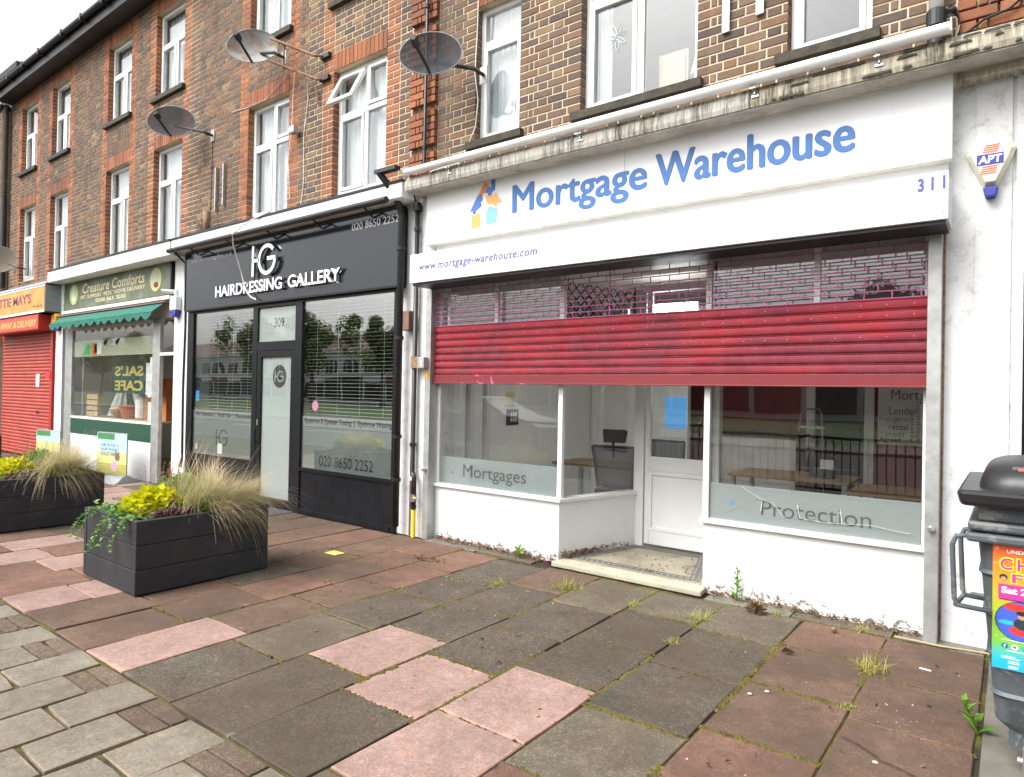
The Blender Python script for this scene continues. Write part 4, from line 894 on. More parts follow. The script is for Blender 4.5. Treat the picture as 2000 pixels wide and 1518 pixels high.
cl_ = thing('ceiling_light', 'lit white ceiling light behind the grille above the office door', 'light', (-2.8, 6.75, 2.5)); part(MB().box(-3.13, -2.60, 6.60, 7.2, 2.515, 2.60), 'housing', 'sign_white', cl_, bevel=.01); part(MB().box(-3.11, -2.62, 6.592, 7.18, 2.505, 2.5145), 'diffuser', 'lamp_lit', cl_); part(MB().box(-3.11, -2.62, 6.588, 6.5995, 2.52, 2.59), 'diffuser', 'lamp_lit', cl_); part(MB().tube([(-2.86, 6.9, 2.601), (-2.86, 6.9, 2.855)], .008, 6), 'hanger', 'steel', cl_)
part(MB().box(-3.95, -3.64, 8.835, 8.848, 1.16, 1.60), 'blue_screen', 'screen_blue', None, label='pale blue screen on the wall behind the office door', cat='screen')
nb = thing('notice_board', 'small dark board with yellow labels on the office left wall', 'notice board', (-5.11, 6.85, 1.2)); part(MB().box(-5.179, -5.16, 6.72, 6.96, 1.20, 1.40), 'board', 'int_dark', nb); part(MB().box(-5.179, -5.165, 6.72, 6.88, 1.57, 1.62), 'yellow_label', 'yellow_paper', nb); part(MB().box(-5.179, -5.165, 6.70, 6.88, 1.44, 1.47), 'yellow_label', 'yellow_paper', nb)
for i in range(3):
    for j in range(2): part(MB().box(-5.162, -5.157, 6.79 + i * .05, 6.82 + i * .05, 1.24 + j * .07, 1.29 + j * .07), 'note', 'paper_white', nb)
# things in the flat windows above
part(MB().box(-2.62, -2.38, 5.62, 5.64, 4.27, 4.72).box(-2.64, -2.36, 5.635, 5.65, 4.26, 4.74), 'cork_board', 'cork', None, label='cork board standing in the wide flat window', cat='board')
lp = thing('table_lamp', 'white table lamp in the wide flat window', 'lamp', (-2.24, 5.75, 4.26)); part(MB().lathe((-2.24, 5.75, 4.5), [(.14, 0), (.08, .24)], 18), 'lamp_shade', 'lamp_shade', lp); part(MB().lathe((-2.24, 5.75, 4.05), [(.06, 0), (.015, .03), (.012, .46)], 12), 'lamp_stem', 'steel', lp)
fl = MB()
for i in range(7):
    a = i * 2 * pi / 7 + .3; c_ = (-2.97 + .055 * cos(a), 4.93 + .075 * sin(a))
    pts = [(c_[0] + .045 * cos(a) * cos(t_) - .018 * sin(a) * sin(t_), 5.431, c_[1] + .055 * sin(a) * cos(t_) + .018 * cos(a) * sin(t_)) for t_ in [k_ * 2 * pi / 10 for k_ in range(11)]]; fl.tube(pts, .0035, 4, False)
part(fl, 'flower_sticker', 'flower_pale', None, label='pale daisy outline sticker on the wide flat window', cat='sticker')
# ================================================================ HAIR SALON 309
sg = 5.2
part(MB().box(-10.32, -5.57, 5.22, 5.6, 2.79, 3.70), 'fascia_backing', 'black_paint', h309)
part(MB().box(-10.44, -5.30, 4.95, 5.318, 3.715, 3.875), 'cornice', 'cornice_white', h309, bevel=.004); part(MB().box(-10.44, -5.30, 4.94, 5.318, 3.877, 3.905), 'felt_cap', 'felt', h309)
part(MB().box(-10.78, -10.33, 5.19, 5.6, 0, 3.70), 'pilaster', 'pilaster_white', h309)
hs_ = thing('fascia_sign', 'glossy black salon sign with raised silver lettering', 'sign', (-7.9, 5.12, 2.8))
part(MB().box(-10.30, -5.50, 5.12, 5.219, 2.80, 3.665), 'panel', 'sign_black', hs_); fr = MB().box(-10.31, -5.49, 5.112, 5.218, 2.775, 2.799).box(-10.31, -5.49, 5.112, 5.218, 3.666, 3.69).box(-5.499, -5.475, 5.112, 5.218, 2.8, 3.665).box(-10.325, -10.301, 5.112, 5.218, 2.8, 3.665); part(fr, 'edge_trim', 'black_paint', hs_)
tx = MB(); add_text(tx, 'HAIRDRESSING', -9.32, -7.66, 2.92, 3.085, 5.10, .035, .022); tx2 = MB(); add_text(tx2, 'GALLERY', -7.53, -6.47, 2.92, 3.085, 5.10, .035, .02)
part(tx, 'raised_lettering', 'chrome', hs_); part(tx2, 'raised_lettering', 'chrome', hs_)
def ring(cx_, cz_, r0, r1, a0, a1, y0, y1, n=28):
    mb = MB(); A = [radians(a0 + (a1 - a0) * i / n) for i in range(n + 1)]
    mb.prism([(cx_ + r1 * cos(a), cz_ + r1 * sin(a)) for a in A] + [(cx_ + r0 * cos(a), cz_ + r0 * sin(a)) for a in A[::-1]], y0, y1); return mb
def hg_logo(x, z, h, y0, y1, t_):                      # H whose bar runs into a round G
    mb = MB().box(x, x + t_, y0, y1, z, z + h).box(x + t_, x + h * .42, y0, y1, z + h * .46, z + h * .46 + t_ * .9)
    cx_ = x + h * .85; r = h * .5; q = ring(cx_, z + h * .5, r - t_, r, 40, 355, y0, y1); n = len(mb.v); mb.v += q.v; mb.f += [tuple(n + i for i in f) for f in q.f]; mb.c += q.c
    mb.box(cx_ + r * .05, cx_ + r - t_ * .2, y0 - .001, y1 - .001, z + h * .46, z + h * .46 + t_); return mb
lgm = hg_logo(-8.36, 3.135, .42, 5.055, 5.09, .05); part(lgm, 'raised_logo', 'chrome', hs_)
tx = MB(); add_text(tx, '020 8650 2252', -6.33, -5.52, 3.51, 3.60, 5.1195, .002, .01); part(tx, 'lettering', 'grey_text', hs_)
tx = MB(); add_text(tx, 'www.hairdressinggallery.co.uk', -10.13, -8.98, 3.50, 3.575, 5.1195, .002); part(tx, 'lettering', 'grey_text', hs_)
tl_ = thing('sign_light', 'black trough light bar over the salon sign', 'light', (-7.9, 4.84, 3.62)); part(MB().tube([(-10.30, 4.84, 3.675), (-5.42, 4.84, 3.675)], .036, 14), 'trough', 'black_plastic', tl_)
for x in (-9.9, -8.9, -7.9, -6.9, -5.95): part(MB().tube([(x, 4.84, 3.68), (x, 4.98, 3.70), (x, 5.11, 3.62)], .012, 8), 'arm', 'black_plastic', tl_)
hf = thing('shopfront', 'black hair salon shopfront with frosted windows and door', 'shopfront', (-7.9, 5.2, 0))
def bb(x0, x1, z0, z1, y0=5.18, y1=5.24, name='frame', mat='black_paint', p=None, **k): return part(MB().box(x0, x1, y0, y1, z0, z1), name, mat, p or hf, **k)
for x0, x1 in ((-10.33, -10.15), (-8.50, -8.385), (-7.51, -7.36), (-5.635, -5.565)): bb(x0, x1, 0.0, 2.775, bevel=.004)
for x0, x1 in ((-10.149, -8.501), (-7.359, -5.636)): bb(x0, x1, 2.745, 2.774); bb(x0, x1, .555, .60); kp = bb(x0, x1, .06, .554, 5.20, 5.24, 'kick_panel', 'black_paint'); bb(x0, x1, .0, .06, 5.17, 5.24, 'plinth', 'black_paint')
bb(-8.384, -7.511, 2.72, 2.774); bb(-8.384, -7.511, 2.13, 2.22); bb(-8.384, -7.511, 2.25, 2.71, 5.202, 5.208, 'transom_light', 'glass'); bb(-8.383, -7.512, 2.221, 2.249); bb(-8.384, -7.511, 2.251, 2.71, 5.210, 5.211, 'frosted_film', 'frost_light')
tx = MB(); add_text(tx, '309', -8.03, -7.80, 2.44, 2.57, 5.2092, .0006); part(tx, 'door_number', 'black_text', hf)
for x0, x1 in ((-10.149, -8.501), (-7.359, -5.636)): bb(x0, x1, .601, 2.744, 5.205, 5.211, 'pane', 'glass_salon'); bb(x0 + .002, x1 - .002, .602, 1.125, 5.213, 5.214, 'frosted_film', 'frost'); bb(x0 + .002, x1 - .002, 1.13, 1.262, 5.213, 5.214, 'frosted_film', 'frost_light')
sdoor = part(MB().box(-8.38, -8.285, 5.185, 5.235, .02, 2.125).box(-7.595, -7.515, 5.185, 5.235, .02, 2.125).box(-8.284, -7.596, 5.185, 5.235, 2.04, 2.125).box(-8.284, -7.596, 5.185, 5.235, .02, .13), 'door', 'black_paint', hf, bevel=.003)
bb(-8.284, -7.596, .131, 2.039, 5.205, 5.211, 'pane', 'glass', sdoor); bb(-8.283, -7.597, .132, 2.038, 5.213, 5.214, 'frosted_film', 'frost_light', sdoor)
part(MB().tube([(-8.345, 5.18, .86), (-8.345, 5.135, .87), (-8.345, 5.135, 1.05), (-8.345, 5.18, 1.06)], .011), 'handle', 'black_plastic', sdoor); bb(-8.36, -8.33, 1.10, 1.18, 5.178, 5.184, 'lock', 'steel', sdoor)
part(ring(-7.885, 1.775, .0, .155, 0, 360, 5.2115, 5.2125), 'logo_disc', 'int_dark', sdoor); part(hg_logo(-7.99, 1.70, .15, 5.2095, 5.2110, .012), 'logo', 'frost_light', sdoor)
part(hg_logo(-9.47, .75, .24, 5.2105, 5.2125, .017), 'window_logo', 'black_text', hf)
def wtext(s_, x0, x1, z0, z1, m_='black_text', b=0): q = MB(); add_text(q, s_, x0, x1, z0, z1, 5.2128, .0008, b); part(q, 'window_lettering', m_, hf)
wtext('Hair Extensions  |  Bridal Hair  |  Nanokeratin', -10.08, -8.53, 1.155, 1.235, b=.02); wtext('Eyebrow & Eyelash Tinting  |  Eyebrow Waxing', -7.30, -5.66, 1.155, 1.24, b=.02); wtext('020 8650 2252', -6.99, -5.97, .645, .78)
for s_, m_, x, z, w, h in (('sticker', 'sticker_blue', -10.08, 1.40, .10, .16), ('sticker', 'sticker_white', -10.06, .66, .05, .08), ('sticker', 'sticker_white', -9.42, .63, .13, .15)): bb(x, x + w, z, z + h, 5.2095, 5.2105, s_, m_)
for x, m_ in ((-7.24, 'black_text'), (-7.09, 'sticker_pink')): part(ring(x, 1.40, 0, .065, 0, 360, 5.2095, 5.2103, 20), 'round_sticker', m_, hf)
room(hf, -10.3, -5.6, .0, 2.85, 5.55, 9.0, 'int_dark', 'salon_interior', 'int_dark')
for lab, x0, x1 in (('white slatted blind in the left salon window beside the door', -10.13, -8.52), ('white slatted blind in the right salon window above the eyebrow lettering', -7.34, -5.65)):
    vb = thing('venetian_blind', lab, 'blind', ((x0 + x1) / 2, 5.28, 1.27), 'salon blinds'); q = MB(); z = 1.29
    while z < 2.71: q.hexa([(x0, 5.258, z - .001), (x1, 5.258, z - .001), (x1, 5.283, z + .002), (x0, 5.283, z + .002), (x0, 5.258, z + .0003), (x1, 5.258, z + .0003), (x1, 5.283, z + .0033), (x0, 5.283, z + .0033)]); z += .044
    part(q, 'slats', 'blind', vb, kind='stuff'); part(MB().box(x0, x1, 5.255, 5.295, 2.715, 2.745), 'headrail', 'blind', vb)
    for f in (.12, .37, .62, .87): part(MB().tube([(x0 + (x1 - x0) * f, 5.258, 1.28), (x0 + (x1 - x0) * f, 5.258, 2.72)], .0018, 5), 'cord', 'blind', vb)
lt_ = part(MB().lathe((-6.05, 5.75, 1.3), [(.05, 0), (.05, .5)], 16), 'tube_lamp', 'phone_glow', None, label='glowing pale green tube lamp behind the right salon blind', cat='lamp')
part(MB().zpoly([(-8.45, 4.78), (-7.42, 4.78), (-7.42, 5.17), (-8.45, 5.17)], -.02, .012), 'door_ramp', 'asphalt', pave)

# ================================================================ PET SHOP
part(MB().box(-15.52, -10.45, 4.93, 5.318, 3.655, 3.865), 'cornice', 'cornice_white', hpet, bevel=.004); part(MB().box(-15.52, -10.45, 4.92, 5.318, 3.867, 3.90), 'felt_cap', 'felt', hpet)
part(MB().box(-15.42, -10.78, 5.25, 5.6, 2.75, 3.65), 'fascia_backing', 'white_paint', hpet); part(MB().box(-15.76, -15.40, 5.18, 5.6, 0, 3.65), 'pilaster', 'pilaster_white', hpet)
ps = thing('fascia_sign', 'faded green pet shop sign with cream lettering and animal ovals', 'sign', (-13.2, 5.2, 3.1)); part(MB().box(-15.40, -10.96, 5.20, 5.249, 3.12, 3.64), 'panel', 'pet_sign', ps); part(MB().box(-15.44, -15.401, 5.19, 5.248, 3.10, 3.645).box(-10.959, -10.92, 5.19, 5.248, 3.10, 3.645), 'side_trim', 'black_paint', ps)
tx = MB(); add_text(tx, 'Creature Comforts', -14.50, -11.88, 3.385, 3.575, 5.199, .004, .012, .12); part(tx, 'lettering', 'cream_text', ps)
tx = MB(); add_text(tx, 'PET SUPPLIES \' PETS \' HOME DELIVERY', -14.58, -11.85, 3.285, 3.355, 5.199, .003, .012); part(tx, 'lettering', 'cream_text', ps)
tx = MB(); add_text(tx, '0208 663 3030', -13.88, -12.59, 3.18, 3.25, 5.199, .003, .008); part(tx, 'lettering', 'cream_text', ps)
def ellipse(cx_, cz_, a, b, y0, y1, n=24): return MB().prism([(cx_ + a * cos(2 * pi * i / n), cz_ + b * sin(2 * pi * i / n)) for i in range(n)], y0, y1)
for cx_, m1, m2 in ((-14.92, 'paper_white', 'board_sky'), (-11.47, 'logo_orange', 'grey_text')):
    part(ellipse(cx_, 3.40, .20, .20, 5.195, 5.1995), 'oval_badge', 'pet_oval', ps); part(ellipse(cx_ - .02, 3.42, .07, .14, 5.192, 5.1949), 'animal_figure', m2, ps); part(ellipse(cx_ + .02, 3.31, .08, .05, 5.1905, 5.1918), 'animal_figure', 'int_red' if m1 != 'paper_white' else 'paper_white', ps)
part(MB().box(-15.40, -10.90, 5.15, 5.25, 3.03, 3.09), 'sign_ledge', 'white_paint', hpet); part(MB().box(-15.40, -10.95, 5.10, 5.25, 2.975, 3.0), 'awning_rail', 'brown_box', hpet)
aw = MB(); NX = 80; xs = [-15.36 + i * (4.34 / NX) for i in range(NX + 1)]; ring_ = []
def zlow(x): ph = ((x + 15.36) % .31) / .31; return 2.68 + .09 * (1 - abs(sin(pi * ph)))
for i in range(NX):
    a, b = xs[i], xs[i + 1]; fo = lambda x: .01 * sin(x * 9)
    aw.face([(a, 4.93 + fo(a), 2.80), (b, 4.93 + fo(b), 2.80), (b, 5.14, 2.97), (a, 5.14, 2.97)]); aw.face([(a, 4.92 + fo(a), zlow(a)), (b, 4.92 + fo(b), zlow(b)), (b, 4.93 + fo(b), 2.80), (a, 4.93 + fo(a), 2.80)])
awn = part(aw, 'awning', 'awning', None, label='narrow green scalloped awning over the pet shop window', cat='awning'); sm_ = awn.modifiers.new('s', 'SOLIDIFY'); sm_.thickness = .006
pf = thing('shopfront', 'white and dark green pet shop front with open doorway', 'shopfront', (-13.2, 5.2, 0))
def pb(x0, x1, z0, z1, y0=5.2, y1=5.26, name='frame', mat='white_paint', **k): return part(MB().box(x0, x1, y0, y1, z0, z1), name, mat, pf, **k)
pb(-15.30, -14.95, .0, 2.74, name='frame', mat='galv'); pb(-11.53, -11.27, 0, 2.74, mat='galv'); pb(-14.949, -11.531, 2.68, 2.74); pb(-11.269, -10.80, 2.12, 2.17); pb(-14.949, -11.531, .96, 1.0); pb(-14.949, -11.531, .66, .959, 5.2, 5.26, 'green_panel', 'cafe_green'); pb(-14.949, -11.531, .0, .659, 5.205, 5.26, 'stall_riser', 'render_white')
pb(-14.949, -11.531, 1.0, 2.68, 5.225, 5.231, 'pane', 'glass'); pb(-11.269, -10.80, 2.17, 2.70, 5.225, 5.231, 'pane', 'glass')
pb(-14.94, -11.54, 2.16, 2.47, 5.234, 5.2348, 'window_banner', 'banner_film')
for a, b, c, d, m_ in ((-14.46, -14.18, 2.20, 2.44, 'green_vinyl'), (-14.1, -13.9, 2.18, 2.42, 'logo_orange'), (-13.98, -13.86, 2.22, 2.4, 'black_text'), (-13.85, -13.66, 2.20, 2.42, 'paper_white'), (-11.75, -11.62, 1.42, 1.58, 'sticker_white'), (-11.72, -11.55, 1.02, 1.34, 'sticker_white'), (-11.68, -11.55, 1.7, 2.1, 'sticker_white')): pb(a, b, c, d, 5.2335, 5.2338, 'sticker', m_)
pb(-13.3, -12.9, 2.34, 2.39, 5.2330, 5.2337, 'small_print', 'grey_text')
room(pf, -15.2, -10.8, .0, 2.75, 5.5, 7.6, 'int_white', 'pet_interior', 'pale_wood')
part(MB().box(-14.45, -13.75, 5.98, 6.0, 1.01, 2.05), 'display_board', 'paper_white', None, label='tall white board behind the cloth tent in the pet shop window', cat='board'); part(MB().box(-12.2, -11.6, 5.40, 5.41, 1.45, 2.02), 'paper_poster', 'paper_white', None, label='white paper poster right of the reflected green cafe sign', cat='poster'); part(MB().lathe((-12.75, 5.6, 1.01), [(.10, 0), (.12, .02), (.12, .34), (.06, .38), (.06, .42)], 16), 'tall_jar', 'paper_white', None, label='tall white jar on the pet shop window ledge', cat='jar', smooth=False); part(MB().lathe((-13.4, 5.45, 1.01), [(.05, 0), (.13, .10), (.15, .16), (.11, .20)], 14), 'pet_basket', 'pale_wood', None, label='small round basket beside the terracotta pot', cat='basket')
cf = thing('cafe_reflection', 'reflected green cafe sign with mirrored yellow lettering, built as a board in the pet shop window', 'board', (-12.9, 5.42, 1.45)); part(MB().box(-13.6, -12.25, 5.42, 5.44, 1.47, 2.02), 'board', 'cafe_green', cf)  # added board in place of a cafe sign's reflection in the glass
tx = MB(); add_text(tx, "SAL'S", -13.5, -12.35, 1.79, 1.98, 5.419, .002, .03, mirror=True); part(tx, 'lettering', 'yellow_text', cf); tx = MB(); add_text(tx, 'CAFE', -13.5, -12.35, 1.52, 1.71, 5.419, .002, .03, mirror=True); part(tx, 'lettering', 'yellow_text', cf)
cr_ = thing('wooden_crate', 'small slatted wooden crate in the pet shop window', 'crate', (-14.35, 5.5, 1.0))
for i in range(4): part(MB().box(-14.62, -14.1, 5.36, 5.38, 1.01 + i * .11, 1.10 + i * .11), 'slat', 'pale_wood', cr_)
for x in (-14.6, -14.14): part(MB().box(x, x + .03, 5.381, 5.42, 1.01, 1.44), 'post', 'pale_wood', cr_)
co = MB(); n_ = 22
for i in range(n_):
    a0, a1 = 2 * pi * i / n_, 2 * pi * (i + 1) / n_; R0 = .34 + .05 * (i % 2); R1 = .34 + .05 * ((i + 1) % 2); co.face([(-13.85 + R0 * cos(a0), 5.70 + R0 * .6 * sin(a0), 1.02), (-13.85 + R1 * cos(a1), 5.70 + R1 * .6 * sin(a1), 1.02), (-13.72 + .03 * cos(a1), 5.70 + .03 * sin(a1), 1.82), (-13.72 + .03 * cos(a0), 5.70 + .03 * sin(a0), 1.82)])
part(co, 'cloth_tent', 'grey_cloth', None, label='grey draped cloth tent in the pet shop window', cat='tent')
part(MB().lathe((-13.2, 5.55, 1.01), [(.11, 0), (.17, .22), (.18, .24), (.15, .24)], 18), 'terracotta_pot', 'orange_pot', None, label='terracotta pot on the pet shop window ledge', cat='pot')
part(MB().box(-14.9, -11.6, 5.30, 6.2, .96, 1.0), 'window_ledge', 'pale_wood', pf)
part(MB().box(-12.55, -11.75, 5.55, 5.95, 1.01, 1.75), 'wooden_hutch', 'cabinet', None, label='orange wooden hutch in the pet shop window by the door', cat='hutch')
kn = thing('shelf_unit', 'wooden shelves stacked with sacks in the pet shop doorway', 'shelves', (-10.95, 5.9, 0)); part(MB().box(-11.25, -10.83, 5.82, 5.86, 0, 2.0), 'back', 'cabinet', kn)
for z in (.25, .72, 1.05, 1.6): part(MB().box(-11.25, -10.83, 5.45, 5.819, z, z + .04), 'shelf', 'pale_wood', kn)
for i, (z, m_) in enumerate(((.30, 'grey_cloth'), (.77, 'pale_wood'), (1.10, 'cabinet'), (1.65, 'pale_wood'))): part(MB().lathe((-11.03, 5.62, z), [(.12, 0), (.17, .08), (.16, .2), (.08, .28)], 12), 'sack', m_, None, label=['grey sack on the lowest shelf of the pet shop doorway', 'pale sack on the middle shelf of the pet shop doorway', 'orange sack on the upper shelf of the pet shop doorway', 'tan sack on the top shelf of the pet shop doorway'][i], cat='sack', group='sacks on the pet shop shelves', smooth=True)
for i, (x, lab) in enumerate(((-13.55, 'left one of two black spot lamps under the green awning'), (-13.05, 'right one of two black spot lamps under the green awning'))): sp_ = thing('spot_lamp', lab, 'lamp', (x, 5.4, 2.5), 'spot lamps'); part(MB().lathe((x, 5.36, 2.52), [(.04, 0), (.10, .20)], 14, (.5, -.3, -.5)), 'shade', 'black_plastic', sp_); part(MB().tube([(x, 5.36, 2.52), (x, 5.4, 2.70)], .012), 'stem', 'black_plastic', sp_)

# ================================================================ TAKEAWAY
part(MB().hexa([(-19.38, 4.90, 3.64), (-15.52, 4.90, 3.64), (-15.52, 5.31, 3.64), (-19.38, 5.31, 3.64), (-19.38, 4.92, 3.68), (-15.52, 4.92, 3.68), (-15.52, 5.31, 3.86), (-19.38, 5.31, 3.86)]), 'lead_flashing', 'lead', htk)
part(MB().box(-19.38, -15.76, 5.25, 5.6, 2.6, 3.66), 'fascia_backing', 'red_paint', htk)
ts = thing('fascia_sign', 'yellow-orange lightbox sign above the red shutter at far left', 'sign', (-17.4, 4.9, 3.05)); part(MB().box(-19.3, -15.53, 4.90, 5.24, 3.09, 3.62), 'lightbox', 'lead', ts); part(MB().box(-19.28, -15.55, 4.893, 4.899, 3.12, 3.59), 'face', 'orange_board', ts); part(MB().box(-19.3, -15.53, 4.885, 4.899, 3.07, 3.119).box(-19.3, -15.53, 4.885, 4.899, 3.591, 3.62), 'edge_trim', 'sign_white', ts)
tx = MB(); add_text(tx, "TTIE MAY'S", -18.32, -16.30, 3.29, 3.50, 4.8925, .003, .02); part(tx, 'lettering', 'purple_text', ts)
part(MB().box(-16.2, -16.02, 4.8905, 4.8925, 3.19, 3.225).box(-15.98, -15.82, 4.8905, 4.8925, 3.19, 3.225).box(-15.78, -15.65, 4.8905, 4.8925, 3.19, 3.225), 'small_print', 'brown_box', ts)
tk = thing('roller_shutter', 'fully closed red roller shutter under the orange takeaway sign', 'shutter', (-17.5, 5.2, 0)); part(MB().box(-19.2, -15.88, 4.905, 5.24, 2.735, 3.045), 'shutter_box', 'red_paint', tk); part(MB().box(-19.18, -15.90, 4.90, 4.9045, 2.76, 3.02), 'box_face', 'red_sign', tk)
tx = MB(); add_text(tx, 'AWAY & DELIVERY', -18.22, -15.97, 2.81, 2.95, 4.8995, .002, .02); part(tx, 'lettering', 'yellow_text', tk)
part(MB().box(-15.99, -15.86, 5.16, 5.26, 0, 2.73), 'guide_rail', 'red_paint', tk)
for i in range(36):
    z0 = .02 + i * .075; pf_ = [(5.235 - .014 * cos(-pi / 2 + pi * k_ / 6), z0 + .033 + .031 * sin(-pi / 2 + pi * k_ / 6)) for k_ in range(7)] + [(5.232, z0 + .068), (5.232, z0 + .074), (5.245, z0 + .074), (5.245, z0)]
    part(MB().xprof(pf_, -19.2, -15.995), 'slat', 'shutter_red_flat', tk)
part(MB().box(-16.95, -16.75, 5.214, 5.2185, 1.55, 1.83), 'paper_notice', 'paper_white', tk); part(MB().box(-16.22, -15.92, 5.15, 5.158, 1.75, 1.88), 'red_notice', 'red_card', tk); part(MB().box(-16.9, -16.78, 5.212, 5.218, .98, 1.04), 'lock', 'black_plastic', tk)

# ================================================================ THINGS FIXED TO THE WALLS
def pipe_thing(name, label, cat, pts, r, mat, brackets=(), n=12):
    t_ = thing(name, label, cat, pts[-1]); part(MB().tube(pts, r, n), 'pipe', mat, t_, smooth=True)
    for b in brackets: part(MB().lathe((b[0], b[1], b[2]), [(r * 1.35, -.02), (r * 1.35, .02)], n), 'collar', mat, t_)
    return t_
p1_ = pipe_thing('downpipe', 'thick black downpipe beside the salon window with cranked top', 'pipe', [(-5.60, 4.88, 4.02), (-5.58, 4.90, 3.98), (-5.50, 5.02, 3.80), (-5.475, 5.09, 3.66), (-5.475, 5.12, 3.55), (-5.475, 5.12, .10)], .038, 'black_plastic', [(-5.475, 5.12, z) for z in (3.2, 2.2, 1.1, .62)])
part(MB().box(-5.63, -5.30, 4.84, 4.92, 3.99, 4.03), 'spout', 'black_plastic', p1_)
pipe_thing('wall_pipe', 'thin black pipe running up the red brick pier behind the large dish', 'pipe', [(-5.25, 5.23, 8.2), (-5.25, 5.23, 4.13), (-5.255, 5.22, 4.10), (-5.33, 5.16, 4.08), (-5.345, 5.13, 4.05), (-5.345, 5.13, 3.93)], .020, 'black_plastic', [(-5.25, 5.23, 4.32), (-5.25, 5.23, 5.9)])
p2_ = pipe_thing('downpipe', 'slim black downpipe on the white pilaster between the two shops', 'pipe', [(-5.275, 5.17, 3.60), (-5.275, 5.17, .72), (-5.265, 5.16, .69), (-5.235, 5.15, .69), (-5.225, 5.15, .66), (-5.225, 5.15, .36)], .027, 'black_plastic', [(-5.275, 5.17, z) for z in (3.4, 1.02)]); part(MB().lathe((-5.275, 5.17, 3.60), [(.045, 0), (.05, .06), (.04, .09)], 14), 'hopper', 'black_plastic', p2_)
part(MB().tube([(-5.275, 5.16, 3.66), (-5.30, 5.13, 3.78), (-5.33, 5.08, 3.86), (-5.345, 5.13, 3.98)], .008, 6), 'cable', 'black_plastic', p2_)
gpz = thing('gas_pipe', 'yellow-sleeved gas pipe with valve at the foot of the pilaster', 'pipe', (-5.225, 5.15, 0)); part(MB().tube([(-5.225, 5.15, .01), (-5.225, 5.15, .31)], .024, 12), 'yellow_sleeve', 'yellow_sleeve', gpz); part(MB().lathe((-5.225, 5.15, .31), [(.022, 0), (.03, .02), (.03, .05)], 12), 'coupling', 'black_plastic', gpz); part(MB().box(-5.25, -5.20, 5.12, 5.17, .40, .48), 'valve', 'steel', gpz); part(MB().box(-5.205, -5.15, 5.11, 5.125, .44, .46), 'valve_lever', 'valve_brass', gpz); part(MB().tube([(-5.30, 5.17, .02), (-5.30, 5.17, .62)], .012, 8), 'conduit', 'brown_box', gpz)
part(MB().box(-5.43, -5.33, 5.12, 5.219, 2.28, 2.50), 'junction_box', 'brown_box', None, label='brown box on the pilaster between the downpipes', cat='box', bevel=.01)
kb = thing('key_switch', 'rusty plate and grey key switch box by the shutter rail', 'switch', (-5.18, 5.2, 1.86)); part(MB().box(-5.295, -5.19, 5.13, 5.15, 1.86, 1.99), 'plate', 'rust', kb, bevel=.003); part(MB().box(-5.185, -5.085, 5.12, 5.189, 1.86, 1.98), 'box', 'galv', kb, bevel=.004); part(MB().box(-5.14, -5.11, 5.117, 5.1195, 1.88, 1.94), 'label_plate', 'sticker_white', kb); part(MB().box(-5.13, -5.075, 5.186, 5.1895, 1.75, 1.83), 'warning_sticker', 'alarm_yellow', kb)
# white soil pipe at top right
sp2 = thing('soil_pipe', 'white pipe with black sleeve rising at the top right', 'pipe', (-.44, 5.22, 3.95)); part(MB().tube([(-.44, 5.22, 4.20), (-.44, 5.22, 8.2)], .042, 14), 'pipe', 'upvc', sp2, smooth=True); part(MB().lathe((-.44, 5.22, 3.92), [(.052, 0), (.052, .20), (.06, .20), (.06, .30), (.054, .31)], 16), 'sleeve', 'black_plastic', sp2)
cl = MB()
for i in range(7): ph = i * .5; cl.tube([(-.36 + .05 * cos(a), 5.24 + .015 * sin(a * 2 + ph), 4.10 + (.10 + .008 * i) * sin(a)) for a in [k_ * 2 * pi / 14 for k_ in range(15)]], .005, 5, False)
part(cl, 'cable_coil', 'black_plastic', None, label='coil of black cable beside the soil pipe sleeve', cat='cable')
part(MB().tube([(-.34, 5.25, 4.02), (-.25, 5.24, 4.05), (-.18, 5.25, 4.10), (-.05, 5.24, 4.12), (.05, 5.25, 4.2), (.3, 5.25, 4.26)], .009, 6), 'black_cable', 'black_plastic', None, label='black cables trailing along the bricks at top right', cat='cable')
for i, (x0, x1) in enumerate(((-1.93, -1.87), (-1.66, -1.60))): part(MB().box(x0, x1, 5.29, 5.318, 4.58 + i * .06, 5.9), 'metal_strap', 'galv', None, label=['left galvanised strap on the brick pier between the flat windows', 'right galvanised strap on the brick pier between the flat windows'][i], cat='strap', group='straps')
for i, x in enumerate((-9.80, -9.58)): part(MB().box(x, x + .03, 5.275, 5.318, 4.32 + i * .05, 4.98 + i * .03), 'metal_rail', 'galv', None, label=['left of two short grey rails fixed to the brown bricks', 'right of two short grey rails fixed to the brown bricks'][i], cat='rail', group='wall rails')
pipe_thing('vent_pipe', 'short brown stub pipe with twigs above the salon cornice', 'pipe', [(-9.78, 5.15, 4.28), (-9.78, 5.15, 3.90)], .045, 'rust')
tw = MB()
for a in ((-.3, .35), (-.15, .3), (.02, .25), (-.4, .2)): tw.tube([(-9.82, 5.13, 3.92), (-9.82 + a[0] * .5, 5.1, 3.92 + a[1] * .6), (-9.82 + a[0], 5.08, 3.92 + a[1])], .006, 5)
part(tw, 'dry_twig', 'bark', None, label='dry twigs growing beside the brown stub pipe', cat='twig')
part(MB().tube([(-19.36, 5.22, 8.3), (-19.36, 5.22, 6.1)], .05, 12), 'downpipe', 'sill_concrete', None, label='grey painted upper downpipe at the far left corner', cat='pipe'); part(MB().tube([(-19.36, 5.22, 6.08), (-19.36, 5.22, 3.9)], .055, 12), 'downpipe', 'black_plastic', None, label='black lower downpipe at the far left corner', cat='pipe')

